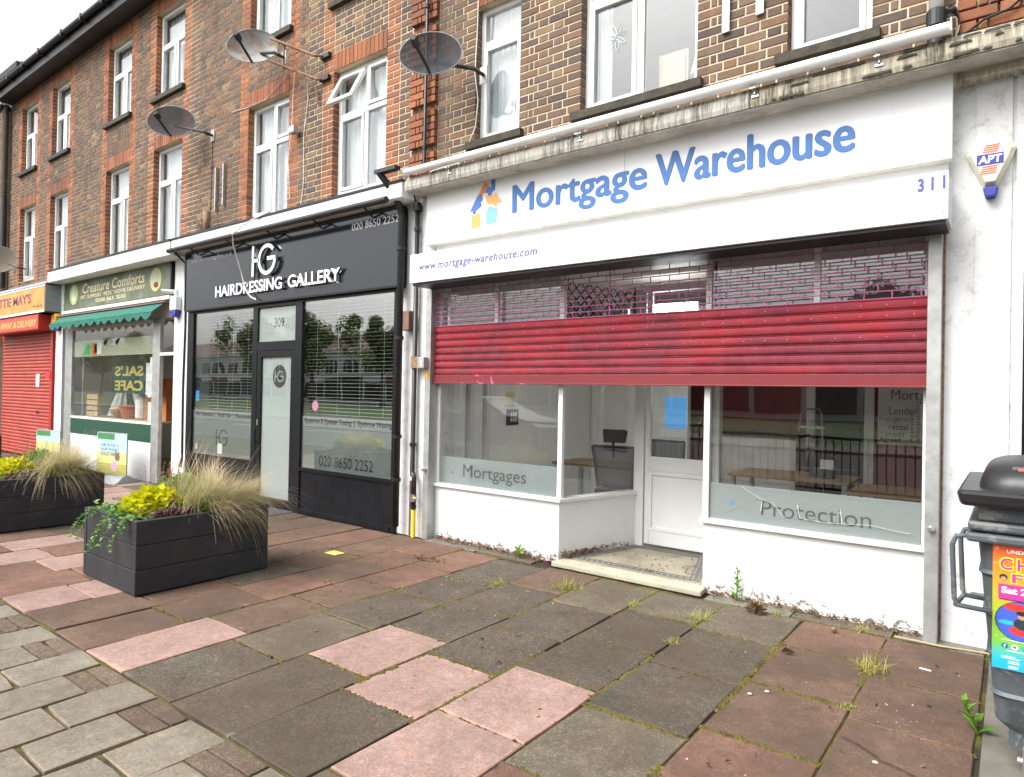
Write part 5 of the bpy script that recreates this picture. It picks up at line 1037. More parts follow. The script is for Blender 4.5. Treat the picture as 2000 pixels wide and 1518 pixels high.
def dish(label, c, face, w, h, mount, mat, extra=None):
    d = thing('satellite_dish', label, 'satellite dish', mount, 'satellite dishes'); n_ = Vector(face).normalized(); X = Vector((0, 0, 1)).cross(n_).normalized(); Y = n_.cross(X); c = Vector(c); mb = MB(); NR, NA = 7, 32; rows = []
    for i in range(NR + 1):
        r = i / NR; row = []
        for j in range(NA):
            a = 2 * pi * j / NA; x = cos(a) * r * w / 2; y = sin(a) * r * h / 2 * (1.06 if sin(a) > 0 else .94); dp = -.085 * (1 - r * r)
            row.append(tuple(c + X * x + Y * y + n_ * dp))
        rows.append(row)
    for i in range(NR):
        for j in range(NA):
            q = [rows[i][j], rows[i + 1][j], rows[i + 1][(j + 1) % NA], rows[i][(j + 1) % NA]]
            if i == 0: q = [rows[0][0], rows[1][j], rows[1][(j + 1) % NA]]
            mb.face(q)
    o = part(mb, 'reflector', mat, d, smooth=True)
    bm = bmesh.new(); bm.from_mesh(o.data); bmesh.ops.remove_doubles(bm, verts=bm.verts[:], dist=1e-4); bmesh.ops.recalc_face_normals(bm, faces=bm.faces[:]); bm.to_mesh(o.data); bm.free()
    part(MB().tube([Vector(rows[NR][j]) for j in range(NA)] + [Vector(rows[NR][0])], .006, 6, False), 'rim', 'lead', d)
    base = c - Y * h * .44; lnb = c + n_ * .30 - Y * h * .10 - X * w * .14
    part(MB().tube([base - n_ * .02, base + n_ * .10 , lnb - Y * .02], .017, 8), 'feed_arm', 'black_plastic', d); part(MB().lathe(lnb, [(.026, -.04), (.042, -.01), (.046, .06), (.028, .11)], 12, tuple(-n_)), 'receiver', 'black_plastic', d)
    m = Vector(mount); back = c - n_ * .10
    part(MB().tube([back, back - n_ * .06 + Vector((.03, 0, 0)), m + Vector((-.02, -.14, .02)), m + Vector((0, -.12, 0)), m], .02, 8), 'bracket', 'black_plastic', d); part(MB().box(m.x - .05, m.x + .05, m.y - .012, m.y, m.z - .09, m.z + .09), 'wall_plate', 'galv', d)
    return d
dish('large dark grey satellite dish in front of the red brick pier', (-4.82, 4.86, 5.08), (.50, -.84, .12), .66, .47, (-4.48, 5.318, 4.95), 'dish_mesh')
dish('rust-stained pale satellite dish below the upper salon flat window', (-8.17, 4.88, 6.18), (.62, -.76, .12), .68, .48, (-7.76, 5.10, 6.0), 'dish_stained')
dish('dark grey satellite dish below the pet shop upper window', (-10.42, 4.9, 5.70), (.66, -.72, .12), .72, .50, (-9.95, 5.318, 5.52), 'dish_mesh')
dish('pale satellite dish cut off by the left edge of the picture', (-18.45, 4.9, 4.42), (.72, -.68, .12), .75, .6, (-18.1, 5.318, 4.25), 'dish_rusty')
wb = thing('wall_bracket', 'rusty tubular wall bracket holding the rust-stained dish', 'bracket', (-7.2, 5.31, 5.6)); q = MB().tube([(-7.95, 5.0, 6.28), (-7.24, 5.2, 5.92), (-7.15, 5.3, 5.93)], .018, 8).tube([(-7.95, 5.0, 5.98), (-7.24, 5.24, 5.63), (-7.15, 5.3, 5.64)], .018, 8).tube([(-7.55, 5.1, 5.80), (-7.30, 5.28, 5.52), (-7.28, 5.29, 5.34)], .014, 8).tube([(-7.76, 5.09, 6.22), (-7.76, 5.09, 5.85)], .02, 8); part(q, 'arms', 'rust', wb)
for z in (5.93, 5.64): part(MB().box(-7.24, -7.06, 5.27, 5.316, z - .03, z + .03), 'foot_plate', 'black_plastic', wb)
part(MB().box(-7.80, -7.68, 5.20, 5.28, 5.03, 5.13).tube([(-7.74, 5.29, 5.08), (-7.74, 5.318, 5.08)], .02), 'wall_sensor', 'galv', None, label='small grey sensor on the bricks right of the salon flat window', cat='sensor', bevel=.015)
# cables
def cable(label, pts, r=.005, mat='cable_white'): return part(MB().tube(pts, r, 6, False), 'cable', mat, None, label=label, cat='cable')
cable('white cable hanging from the rusty dish past the salon window', [(-7.80, 5.29, 6.0), (-7.85, 5.30, 5.6), (-7.83, 5.28, 5.2), (-7.90, 5.28, 4.7), (-7.86, 5.29, 4.2), (-7.95, 5.0, 3.95)])
cable('white cable beside the rusty bracket going down to the cornice', [(-7.45, 5.2, 5.85), (-7.52, 5.31, 5.5), (-7.60, 5.31, 5.0), (-7.58, 5.31, 4.4), (-7.64, 5.3, 3.95)])
cable('white cable looping down across the black salon sign', [(-7.80, 4.96, 3.93), (-8.05, 4.92, 3.88), (-8.28, 4.86, 3.79), (-8.42, 4.80, 3.68), (-8.50, 4.86, 3.55), (-8.54, 4.95, 3.38), (-8.55, 5.02, 3.2), (-8.53, 5.05, 3.04), (-8.47, 5.06, 2.93), (-8.38, 5.07, 2.86), (-8.27, 5.08, 2.82)], .010)
cable('white cable running down beside the narrow flat window', [(-4.56, 5.30, 5.9), (-4.58, 5.31, 5.4), (-4.60, 5.31, 5.0), (-4.55, 5.31, 4.7), (-4.58, 5.31, 4.42), (-4.70, 5.30, 4.2), (-4.80, 5.25, 3.98)], .006)
cable('second white cable lying along the bricks above the office gutter', [(-4.78, 5.30, 4.08), (-5.0, 5.28, 4.07), (-5.15, 5.26, 4.05), (-5.27, 5.2, 3.98)], .005)
cable('slack grey cable across the bricks left of the salon flat window', [(-8.0, 5.30, 5.92), (-8.5, 5.31, 5.72), (-9.0, 5.31, 5.72), (-9.4, 5.31, 5.75)], .004)
cable('black cable down the white pilaster between salon and pet shop', [(-10.40, 4.98, 3.70), (-10.42, 5.17, 3.55), (-10.40, 5.18, 2.6), (-10.43, 5.18, 1.6), (-10.41, 5.18, .5), (-10.46, 5.17, .35)], .018, 'black_plastic')
cable('thin dark cable down the bricks right of the dark dish', [(-9.95, 5.31, 5.5), (-9.96, 5.312, 4.8), (-9.98, 5.312, 4.0)], .005, 'black_plastic')
cable('black cable loop at the left end of the pet shop fascia', [(-15.55, 5.28, 3.95), (-15.66, 5.15, 3.86), (-15.66, 5.05, 3.70), (-15.56, 4.95, 3.62)], .012, 'black_plastic')
# alarms
al = thing('alarm_box', 'cream diamond-shaped burglar alarm with blue panel on the right pilaster', 'alarm', (-.13, 5.30, 2.92))
hx = [(-.265, 3.225), (-.24, 3.165), (-.165, 2.99), (-.10, 2.99), (-.02, 3.17), (.0, 3.235), (-.03, 3.29), (-.235, 3.275)]; body = MB(); n0 = len(hx); cxx, czz = -.132, 3.15
fr_ = [(cxx + (x - cxx) * .80, czz + (z - czz) * .80) for x, z in hx]; n = len(body.v); body.v += [(x, 5.304, z) for x, z in hx] + [(x, 5.26, z) for x, z in hx] + [(x, 5.205, z) for x, z in fr_]
for r0 in (0, n0):
    for i in range(n0): j = (i + 1) % n0; body.f.append((n + r0 + i, n + r0 + j, n + r0 + n0 + j, n + r0 + n0 + i)); body.c.append(None)
body.f.append(tuple(n + 2 * n0 + i for i in range(n0))); body.c.append(None); part(body, 'casing', 'alarm_cream', al, bevel=.006)
part(MB().prism([(-.172, 2.99), (-.092, 2.99), (-.105, 2.93), (-.158, 2.93)], 5.215, 5.30), 'strobe', 'alarm_blue', al, bevel=.006); part(MB().box(-.205, -.065, 5.2025, 5.2045, 3.13, 3.20), 'badge', 'alarm_blue', al); tx = MB(); add_text(tx, 'APT', -.198, -.072, 3.14, 3.19, 5.2023, .001, .03, .1); part(tx, 'lettering', 'sticker_white', al)
for i in range(4): part(MB().box(-.175 + .004 * i, -.095 + .004 * i, 5.2028, 5.2045, 3.208 + i * .014, 3.216 + i * .014), 'stripe', 'alarm_red', al); part(MB().box(-.185 + .003 * i, -.105 + .003 * i, 5.2028, 5.2045, 3.072 + i * .014, 3.080 + i * .014), 'stripe', 'alarm_red', al)
a2 = thing('alarm_box', 'yellow alarm box beside the takeaway sign', 'alarm', (-15.58, 5.1, 2.7)); part(MB().prism([(-15.70, 2.80), (-15.46, 2.78), (-15.44, 3.0), (-15.52, 3.06), (-15.68, 3.02)], 5.06, 5.178), 'casing', 'alarm_yellow', a2, bevel=.02); part(MB().prism([(-15.68, 2.79), (-15.48, 2.77), (-15.55, 2.70)], 5.08, 5.178), 'strobe', 'alarm_blue', a2)
a3 = thing('alarm_box', 'white alarm box with blue base on the pilaster left of the salon', 'alarm', (-10.65, 5.15, 2.65)); part(MB().box(-10.76, -10.55, 5.09, 5.188, 2.82, 3.05), 'casing', 'alarm_white', a3, bevel=.02); part(MB().prism([(-10.76, 2.815), (-10.55, 2.815), (-10.60, 2.72), (-10.70, 2.72)], 5.10, 5.188), 'strobe', 'alarm_blue', a3, bevel=.01)
cv = thing('security_camera', 'white bullet camera on the pilaster above the salon alarm box', 'camera', (-10.72, 5.1, 3.1)); part(MB().lathe((-10.80, 4.98, 3.12), [(.03, 0), (.035, .02), (.035, .18)], 14, (.35, .9, .05)), 'body', 'sign_white', cv); part(MB().lathe((-10.802, 4.975, 3.12), [(.024, 0), (.024, .004)], 14, (.35, .9, .05)), 'lens', 'black_plastic', cv); part(MB().box(-10.72, -10.66, 5.14, 5.188, 3.08, 3.16), 'mount', 'sign_white', cv)
# ================================================================ PLANTERS
def planter(label, x0, x1, y0, y1, H):
    p = thing('planter', label, 'planter', ((x0 + x1) / 2, (y0 + y1) / 2, 0), 'black timber planters'); T = .045; h = H / 3 - .004
    for i in range(3):
        z0 = .012 + i * H / 3; z1 = z0 + h
        o = .004 * (i == 0)
        part(MB().box(x0 + T, x1 - T, y0 - o, y0 + T, z0, z1), 'board', 'timber_black', p, bevel=.005); part(MB().box(x0 + T, x1 - T, y1 - T, y1, z0, z1), 'board', 'timber_black', p, bevel=.005)
        part(MB().box(x1 - T + .001, x1 + .004 + o, y0 - .004 - o, y1 + .004, z0, z1), 'board', 'timber_black', p, bevel=.005); part(MB().box(x0 - .004, x0 + T - .001, y0 - .004, y1 + .004, z0, z1), 'board', 'timber_black', p, bevel=.005)
    for x in (x0 + T + .03, x1 - T - .03):
        for y in (y0 + T + .03, y1 - T - .03): part(MB().box(x - .028, x + .028, y - .028, y + .028, .0, H - .05), 'corner_post', 'timber_black', p)
    part(MB().box(x0 + T, x1 - T, y0 + T, y1 - T, H - .16, H - .055), 'soil', 'soil', p)
    return p
RNG = random.Random(11)
def blade(mb, b, d, L, w, droop, n=4, c0=.1, c1=1):
    d = Vector(d).normalized(); side = d.cross(Vector((0, 0, 1)))
    side = side.normalized() if side.length > .01 else Vector((1, 0, 0)); p = Vector(b); prev = None; k_ = RNG.random() * .35
    for i in range(n + 1):
        u = i / n; ww = w * (1 - u) * .5 + .0004; cur = (p - side * ww, p + side * ww)
        if prev:
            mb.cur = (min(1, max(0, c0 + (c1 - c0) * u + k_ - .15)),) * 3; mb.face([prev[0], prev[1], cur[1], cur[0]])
        prev = cur; d = (d + Vector((0, 0, -droop / n))).normalized(); p = p + d * (L / n)
def leaf(mb, c, d, s, w, c0=None, fold=.15):
    d = Vector(d).normalized(); side = d.cross(Vector((RNG.uniform(-.4, .4), RNG.uniform(-.4, .4), 1))); side = side.normalized() if side.length > .01 else Vector((1, 0, 0)); nn = side.cross(d); c = Vector(c)
    mb.cur = (RNG.random() if c0 is None else c0,) * 3
    a = c; m1 = c + d * s * .45 + side * w * .5 + nn * fold * s; m2 = c + d * s * .45 - side * w * .5 + nn * fold * s; mid = c + d * s * .5; e = c + d * s - nn * fold * s * .5
    mb.face([a, m1, e, mid]); mb.face([a, mid, e, m2])
def plant(name, label, cat, mb, mat, base, group=None): return mb.build(name, mat, None, label, cat, group, world_origin=base, fix=False)
def bush(c, rx, ry, rz, n, s, w, up=.4, c_fn=None):
    mb = MB(); c = Vector(c)
    for i in range(n):
        a = RNG.uniform(0, 2 * pi); ph = math.acos(RNG.uniform(-.1, 1)); r = RNG.uniform(.45, 1) ** .6; v_ = Vector((sin(ph) * cos(a) * rx, sin(ph) * sin(a) * ry, cos(ph) * rz)) * r * RNG.uniform(.85, 1.12)
        d = Vector((v_.x, v_.y, v_.z + up * rz)) + Vector((RNG.uniform(-1, 1), RNG.uniform(-1, 1), RNG.uniform(-.6, .8))) * .8 * max(rx, rz)
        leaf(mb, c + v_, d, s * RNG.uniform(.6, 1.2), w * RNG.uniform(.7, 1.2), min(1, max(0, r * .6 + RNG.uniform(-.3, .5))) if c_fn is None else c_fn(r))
    for i in range(14): mb.cur = (.1,) * 3; q = Vector((RNG.uniform(-.5, .5) * rx, RNG.uniform(-.5, .5) * ry, rz * RNG.uniform(.3, .9))); mb.tube([c, c + q * .6, c + q], [.006, .004, .002], 5, False)
    return mb
def feather_grass(c, n, L, wind):
    mb = MB(); c = Vector(c); locks = []
    for _ in range(120):                                  # locks of blades that bend the same way
        a = RNG.uniform(0, 2 * pi); t_ = RNG.random() ** .8 * .85; o = Vector((RNG.gauss(0, .09), RNG.gauss(0, .13), 0))
        locks.append((c + o, Vector((cos(a) * t_ + wind[0] + o.x * 1.6, sin(a) * t_ + wind[1] + o.y * 1.6, 1)), RNG.uniform(.6, 1.2), RNG.uniform(.6, 2.6)))
    for i in range(n):
        b, d, tl, dr = RNG.choice(locks); s_ = .10 if i % 6 else .26
        blade(mb, b + Vector((RNG.gauss(0, .010), RNG.gauss(0, .010), 0)), d + Vector((RNG.gauss(0, s_), RNG.gauss(0, s_), 0)), L * tl * RNG.uniform(.7, 1.1), RNG.uniform(.0026, .0050), dr * RNG.uniform(.8, 1.25), 6, -.3, 1.0)
    return mb
def fill_planter(x0, x1, y0, y1, H, which):
    z = H - .06; w = lambda s_: s_ + which; cx_ = (x0 + x1) / 2
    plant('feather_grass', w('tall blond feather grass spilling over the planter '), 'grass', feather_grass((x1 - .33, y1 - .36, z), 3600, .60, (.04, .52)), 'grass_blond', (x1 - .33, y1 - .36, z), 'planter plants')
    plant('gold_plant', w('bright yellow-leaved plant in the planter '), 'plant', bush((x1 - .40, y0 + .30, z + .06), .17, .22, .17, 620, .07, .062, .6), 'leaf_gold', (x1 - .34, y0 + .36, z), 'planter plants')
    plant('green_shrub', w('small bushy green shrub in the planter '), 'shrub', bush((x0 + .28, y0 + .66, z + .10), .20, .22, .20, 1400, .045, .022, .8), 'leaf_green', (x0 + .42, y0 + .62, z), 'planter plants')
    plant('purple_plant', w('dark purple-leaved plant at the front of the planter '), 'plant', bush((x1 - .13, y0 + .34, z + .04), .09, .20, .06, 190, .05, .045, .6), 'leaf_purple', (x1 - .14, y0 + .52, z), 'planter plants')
    iv = MB()
    for i in range(13):
        sx = RNG.uniform(x0 + .06, x1 - .04); front = True; p = Vector((sx, y0 + RNG.uniform(.08, .2), z + .05)); d = Vector((RNG.uniform(-.3, .25), -1, .35)).normalized(); L = RNG.uniform(.25, .5); pts = [p.copy()]
        for k_ in range(12):
            p = p + d * L / 12
            if p.z < H + .015 and p.y > y0 - .02: p.z = H + .015
            d = (d + Vector((RNG.uniform(-.15, .15), .02 if p.y < y0 - .05 else 0, -.22))).normalized(); pts.append(p.copy())
            for q in range(2): leaf(iv, p, (RNG.uniform(-1, 1), RNG.uniform(-1, .2), RNG.uniform(-.3, .7)), RNG.uniform(.025, .045), RNG.uniform(.02, .035))
        iv.cur = (.2,) * 3; iv.tube(pts, .0025, 4, False)
    for i in range(160): leaf(iv, (RNG.uniform(x0 + .06, x1 - .3), y0 + RNG.uniform(.03, .3), z + RNG.uniform(.02, .12)), (RNG.uniform(-1, 1), RNG.uniform(-1, 1), RNG.uniform(.1, .8)), RNG.uniform(.03, .05), RNG.uniform(.025, .04))
    plant('trailing_ivy', w('trailing ivy over the front end of the planter '), 'ivy', iv, 'leaf_ivy', (cx_, y0 + .15, z), 'planter plants')
    fs = MB()
    for i in range(16):
        b = Vector((x1 - .36 + RNG.uniform(-.25, .15), y0 + .42 + RNG.uniform(-.15, .25), z + .05)); tp = b + Vector((RNG.uniform(-.12, .06), RNG.uniform(-.05, .1), RNG.uniform(.28, .42))); fs.cur = (.1,) * 3; fs.tube([b, (b + tp) / 2, tp], [.0025, .002, .0015], 4, False)
        for k_ in range(14): u = RNG.uniform(.55, 1); q = b + (tp - b) * u; leaf(fs, q, (RNG.uniform(-1, 1), RNG.uniform(-1, 1), RNG.uniform(-.2, .5)), .016, .010)
    plant('flower_stalks', w('thin flower stalks above the yellow plant of the planter '), 'flowers', fs, 'flower_stalk', (x1 - .36, y0 + .42, z), 'planter plants')
planter('black timber planter standing in front of the hair salon', -6.25, -5.29, 2.30, 3.41, .565)
fill_planter(-6.25, -5.29, 2.30, 3.41, .565, 'before the salon')
planter('black timber planter cut off by the left edge of the picture', -9.58, -8.60, 2.26, 3.36, .56)
fill_planter(-9.58, -8.60, 2.26, 3.36, .56, 'at the left edge')

# ================================================================ WEEDS, MOSS, LITTER
def tuft(label, x, y, r, n, mat='grass_green', L=.12, spread=.8, cat='grass'):
    mb = MB()
    for i in range(n):
        a = RNG.uniform(0, 2 * pi); b = Vector((x + RNG.gauss(0, r * .4), y + RNG.gauss(0, r * .4), -.008)); blade(mb, b, (cos(a) * spread * 1.5 * RNG.random(), sin(a) * spread * 1.5 * RNG.random(), 1), L * .8 * RNG.uniform(.3, 1.25), RNG.uniform(.003, .006), RNG.uniform(.3, 1.8), 3, .1, .9)
    return plant('grass_tuft', label, cat, mb, mat, (x, y, 0), 'pavement weeds')
tuft('low grass tuft in a slab joint left of the doorstep corner', -3.45, 4.40, .10, 130, L=.10, spread=1.1)
tuft('largest green grass tuft, in front of the doorstep left end', -2.92, 4.66, .13, 210, L=.13)
tuft('sparse grass tuft at a slab corner before the mosaic entrance', -2.30, 4.62, .07, 80, L=.09)
tuft('bright grass tuft before the right stall riser corner', -1.79, 4.66, .09, 130, L=.12)
tuft('straw-coloured grass tuft among the red slabs near the bin', -.66, 4.46, .08, 190, 'grass_dry', .15, 1.0)
tuft('small yellow-green clump at the joint of the front red slabs', -.66, 3.84, .05, 70, L=.06)
tuft('flat green clump in the joint beside the red paving edge', -3.80, 4.24, .08, 90, L=.05, spread=1.6)
tuft('small upright green tuft beside the leaf litter at the right riser', -1.38, 5.12, .04, 60, L=.09)
tuft('dry brownish tuft against the right stall riser', -.82, 5.18, .09, 120, 'grass_dry', .10, 1.2)
tuft('faded clump where the dark and red slabs meet', -1.76, 4.12, .07, 80, 'grass_dry', .06, 1.4)
def weed(label, x, y, h, nl, s, w, lean=(0, 0)):
    mb = MB(); b = Vector((x, y, -.005)); tp = b + Vector((lean[0], lean[1], h)); mb.cur = (.2,) * 3; mb.tube([b, b + (tp - b) * .5 + Vector((.01, 0, 0)), tp], [.006, .005, .002], 6, False)
    for i in range(nl):
        u = (i + .5) / nl; a = i * 2.4; q = b + (tp - b) * u; leaf(mb, q, (cos(a), sin(a), .5 + u), s * (1.15 - u * .6), w * (1.1 - u * .5), RNG.uniform(.2, .9), .12)
    return plant('weed', label, 'weed', mb, 'weed', (x, y, 0), 'pavement weeds')
weed('leafy weed in the litter at the left stall riser', -3.83, 5.22, .09, 7, .12, .055); weed('tall leafy weed growing against the right stall riser', -1.73, 5.26, .26, 16, .085, .03, (.01, 0)); weed('sprawling green weed beside the bin', -.12, 3.95, .15, 12, .085, .045, (-.06, -.02))
# moss along the joints: real little cushions
ms_ = MB(); MR = random.Random(5)
def cushion(x, y, r):
    z = -.006; n_ = 6; mb = ms_; k = len(mb.v); hh = r * MR.uniform(.3, .6); a0 = MR.random()
    mb.v += [(x + r * cos(a0 + 2 * pi * i / n_) * MR.uniform(.7, 1.3), y + r * sin(a0 + 2 * pi * i / n_) * MR.uniform(.7, 1.3), z) for i in range(n_)] + [(x + r * .5 * cos(a0 + 2 * pi * i / n_), y + r * .5 * sin(a0 + 2 * pi * i / n_), z + hh) for i in range(n_)] + [(x, y, z + hh * 1.2)]
    for i in range(n_): j = (i + 1) % n_; mb.f += [(k + i, k + j, k + n_ + j, k + n_ + i), (k + n_ + i, k + n_ + j, k + 2 * n_)]; mb.c += [None, None]
for i, (x0, x1, js, cc) in cols.items():
    if i > 9: continue
    dens = 1.0 if i < 7 else .45
    for y in js[1:]:
        if y < 2.2: continue
        d0 = MR.uniform(.1, 1.2) * dens
        for q in range(int(150 * d0)): cushion(MR.uniform(x0, x1), y + MR.gauss(0, .009), MR.uniform(.004, .017))
    for q in range(int(800 * dens)):
        y = MR.uniform(2.4, 5.1)
        if sin(y * 3.1 + i * 1.7) + sin(y * 7.3 + i) * .6 < -.1: continue
        cushion(x0 + MR.gauss(0, .009), y, MR.uniform(.004, .018))
ms_.build('moss', 'moss', None, 'yellow-green moss growing along the slab joints', 'moss', kind='stuff', fix=False)
# dead leaves along the risers
dl = MB()
def litter(n, fx):
    for i in range(n):
        x, y, zz = fx(); leaf(dl, (x, y, zz), (RNG.uniform(-1, 1), RNG.uniform(-1, 1), RNG.uniform(-.3, .5)), RNG.uniform(.015, .04), RNG.uniform(.01, .022), None, .25)
litter(420, lambda: (RNG.uniform(-5.0, -3.45), 5.29 - abs(RNG.gauss(0, .06)), .012 + RNG.random() * .03)); litter(330, lambda: ((lambda u: (-3.42 + u * .16 + RNG.random() * .07, 5.34 + u * .8 + RNG.gauss(0, .03), .055 + RNG.random() * .04))(RNG.random() ** 1.3)))
litter(45, lambda: (RNG.uniform(-3.2, -2.3), RNG.uniform(5.4, 6.2), .053)); litter(260, lambda: (RNG.uniform(-1.95, -.5), 5.30 - abs(RNG.gauss(0, .05)), .012 + RNG.random() * .02)); litter(70, lambda: (RNG.uniform(-5, -.2), RNG.uniform(2.6, 5.0), .006)); litter(60, lambda: (-4.46 + RNG.gauss(0, .09), 4.58 + RNG.gauss(0, .05), .006))
dl.build('dead_leaves', 'dead_leaf', None, 'brown dead leaves swept against the stall risers', 'leaves', kind='stuff', fix=False)
lb = bush((-1.51, 5.05, .01), .06, .05, .06, 120, .04, .025); plant('leaf_clump', 'dry brown leaf clump before the right stall riser', 'leaves', lb, 'dead_leaf', (-1.51, 5.05, 0))
part(MB().box(-5.37, -5.21, 4.09, 4.21, .006, .0085), 'paper_sheet', 'yellow_paper', None, label='yellow sheet of paper lying on the red slabs', cat='paper')
for x, y, lab in ((-1.12, 3.66, 'left of two pale round caps on the red slab'), (-1.055, 3.75, 'right of two pale round caps on the red slab'), (-.47, 3.33, 'pale round gum spot beside the black streak')): part(MB().lathe((x, y, .002), [(.011, 0), (.012, .002), (.010, .004)], 14), 'bottle_cap', 'gum', None, label=lab, cat='cap', group='caps on the paving')
part(MB().lathe((-.97, 5.00, .02), [(.006, -.018), (.02, -.008), (.021, .008), (.008, .018)], 10), 'conker', 'brown_box', None, label='dark round nut lying before the right stall riser', cat='nut')
leafb = MB(); leaf(leafb, (-1.15, 4.36, .012), (1, .2, .3), .09, .06, .2, .3); leaf(leafb, (-1.12, 4.38, .012), (-.2, 1, .4), .07, .05, .6, .3); plant('fallen_leaf', 'curled grey-green leaf alone on the red slab', 'leaf', leafb, 'dead_leaf', (-1.15, 4.36, 0))
part(MB().tube([(-.43, 4.66, .008), (-.37, 4.65, .008)], .005, 6), 'cigarette_end', 'paper_white', None, label='white cigarette end on the red slab near the bin', cat='litter')
part(MB().tube([(-.62, 5.13, .02), (-.35, 5.14, .015), (-.12, 5.17, .02), (.08, 5.13, .012)], .006, 6), 'fallen_twig', 'pale_wood', None, label='long dry twig at the foot of the right pilaster', cat='twig')
for i, (x, y, m_, lab) in enumerate(((-3.52, 5.20, 'sticker_pink', 'pink wrapper scrap in the litter at the riser corner'), (-3.36, 5.22, 'sticker_blue', 'blue wrapper scrap by the doorstep corner'), (-4.85, 5.22, 'red_card', 'red scrap in the leaf litter by the shutter rail'), (-3.12, 6.0, 'paper_white', 'white scrap in the leaves beside the door'))): part(MB().hexa([(x, y, .03), (x + .05, y + .005, .035), (x + .045, y + .03, .03), (x, y + .03, .04), (x, y, .034), (x + .05, y + .005, .04), (x + .045, y + .03, .036), (x, y + .03, .046)]), 'wrapper', m_, None, label=lab, cat='litter', group='litter scraps')
ch_ = MB(); 
for i in range(14): x, y = -.42 + RNG.gauss(0, .10), 3.92 + RNG.gauss(0, .10); r = RNG.uniform(.002, .005); ch_.lathe((x, y, .001), [(r, 0), (r * .7, r * .7)], 5)
for i in range(40): x, y = RNG.uniform(-4, -.2), RNG.uniform(2.4, 5); r = RNG.uniform(.002, .006); ch_.lathe((x, y, .001), [(r, 0), (r * .7, r * .6)], 5)
ch_.build('crumbs', 'gum', None, 'pale plaster crumbs scattered on the red slabs', 'crumbs', kind='stuff')

# ================================================================ BIN
bn = thing('wheeled_bin', 'large grey wheeled bin with black lid and colourful poster at the right edge', 'bin', (.5, 4.0, 0))
def taper(t_): # body outline at height t: x0, x1, y0, y1
    u = (t_ - .20) / .90; return -.045 - .075 * u, 1.05 + .07 * u, 3.76 - .09 * u, 4.40 + .07 * u
bd_ = MB(); lv = [.20, .24, .345, .36, .375, .52, .535, .55, .70, .715, .73, .88, .895, .91, 1.02, 1.10]; rings = []
for t_ in lv:
    x0, x1, y0, y1 = taper(t_); o = .010 if t_ in (.36, .535, .715, .895) else (-.03 if t_ == .20 else 0); c = .06; x0 -= o; x1 += o; y0 -= o; y1 += o
    pts = []
    for (cx_, cy_, a0) in ((x0 + c, y0 + c, pi), (x1 - c, y0 + c, 1.5 * pi), (x1 - c, y1 - c, 0), (x0 + c, y1 - c, .5 * pi)):
        for k_ in range(4): a = a0 + k_ * pi / 6; pts.append((cx_ + c * cos(a), cy_ + c * sin(a), t_))
    rings.append(pts)
for p, q in zip(rings, rings[1:]):
    for j in range(16): bd_.face([p[j], p[(j + 1) % 16], q[(j + 1) % 16], q[j]])
bd_.face(rings[0][::-1])
o = part(bd_, 'body', 'bin_grey', bn, smooth=True); bm = bmesh.new(); bm.from_mesh(o.data); bmesh.ops.remove_doubles(bm, verts=bm.verts[:], dist=1e-5); bmesh.ops.recalc_face_normals(bm, faces=bm.faces[:]); bm.to_mesh(o.data); bm.free(); es = o.modifiers.new('es', 'EDGE_SPLIT'); es.split_angle = radians(35)
part(MB().box(-.155, 1.16, 3.635, 4.50, 1.035, 1.075), 'lower_rim', 'bin_grey', bn, bevel=.012); part(MB().box(-.15, 1.155, 3.64, 4.495, 1.085, 1.125), 'upper_rim', 'bin_grey', bn, bevel=.012); part(MB().box(-.115, 1.12, 3.67, 4.46, 1.126, 1.20), 'neck', 'bin_grey', bn, bevel=.01)
part(MB().hexa([(-.175, 3.59, 1.195), (1.18, 3.59, 1.195), (1.18, 4.52, 1.195), (-.175, 4.52, 1.195), (-.19, 3.575, 1.265), (1.195, 3.575, 1.265), (1.195, 4.535, 1.265), (-.19, 4.535, 1.265)]), 'lid_skirt', 'black_plastic', bn, bevel=.018)
dm = MB(); NS = 12; prv = None
for i in range(NS + 1):                                   # rounded lid swelling out of the skirt
    a = pi / 2 * i / NS; k1 = cos(a) ** .55 if i < NS else .0; z = 1.262 + .13 * sin(a); x0, x1 = -.115 + .20 * (1 - k1), 1.12 - .20 * (1 - k1); y0, y1 = 3.67 + .36 * (1 - k1), 4.46 - .36 * (1 - k1); c = min(.12, (y1 - y0) / 2.2); cur = []
    for (cx_, cy_, a0) in ((x0 + c, y0 + c, pi), (x1 - c, y0 + c, 1.5 * pi), (x1 - c, y1 - c, 0), (x0 + c, y1 - c, .5 * pi)):
        for k_ in range(5): q = a0 + k_ * pi / 8; cur.append((cx_ + c * cos(q), cy_ + c * sin(q), z))
    if prv:
        for j in range(20): dm.face([prv[j], prv[(j + 1) % 20], cur[(j + 1) % 20], cur[j]])
    prv = cur
dm.face(prv); lid = part(dm, 'lid', 'black_plastic', bn, smooth=True); bm = bmesh.new(); bm.from_mesh(lid.data); bmesh.ops.remove_doubles(bm, verts=bm.verts[:], dist=1e-5); bmesh.ops.recalc_face_normals(bm, faces=bm.faces[:]); bm.to_mesh(lid.data); bm.free()
part(MB().hexa([(.0, 3.70, 1.30), (.5, 3.70, 1.30), (.5, 3.706, 1.30), (.0, 3.706, 1.30), (.0, 3.745, 1.365), (.5, 3.745, 1.365), (.5, 3.751, 1.365), (.0, 3.751, 1.365)]), 'lid_label', 'black_plastic', lid)
for a, b, z in ((.02, .3, 1.345), (.05, .12, 1.322), (.09, .3, 1.322)): part(MB().box(a, b, 3.70 + (z - 1.30) * .7 - .006, 3.71 + (z - 1.30) * .7, z, z + .014), 'red_print', 'alarm_red', lid)
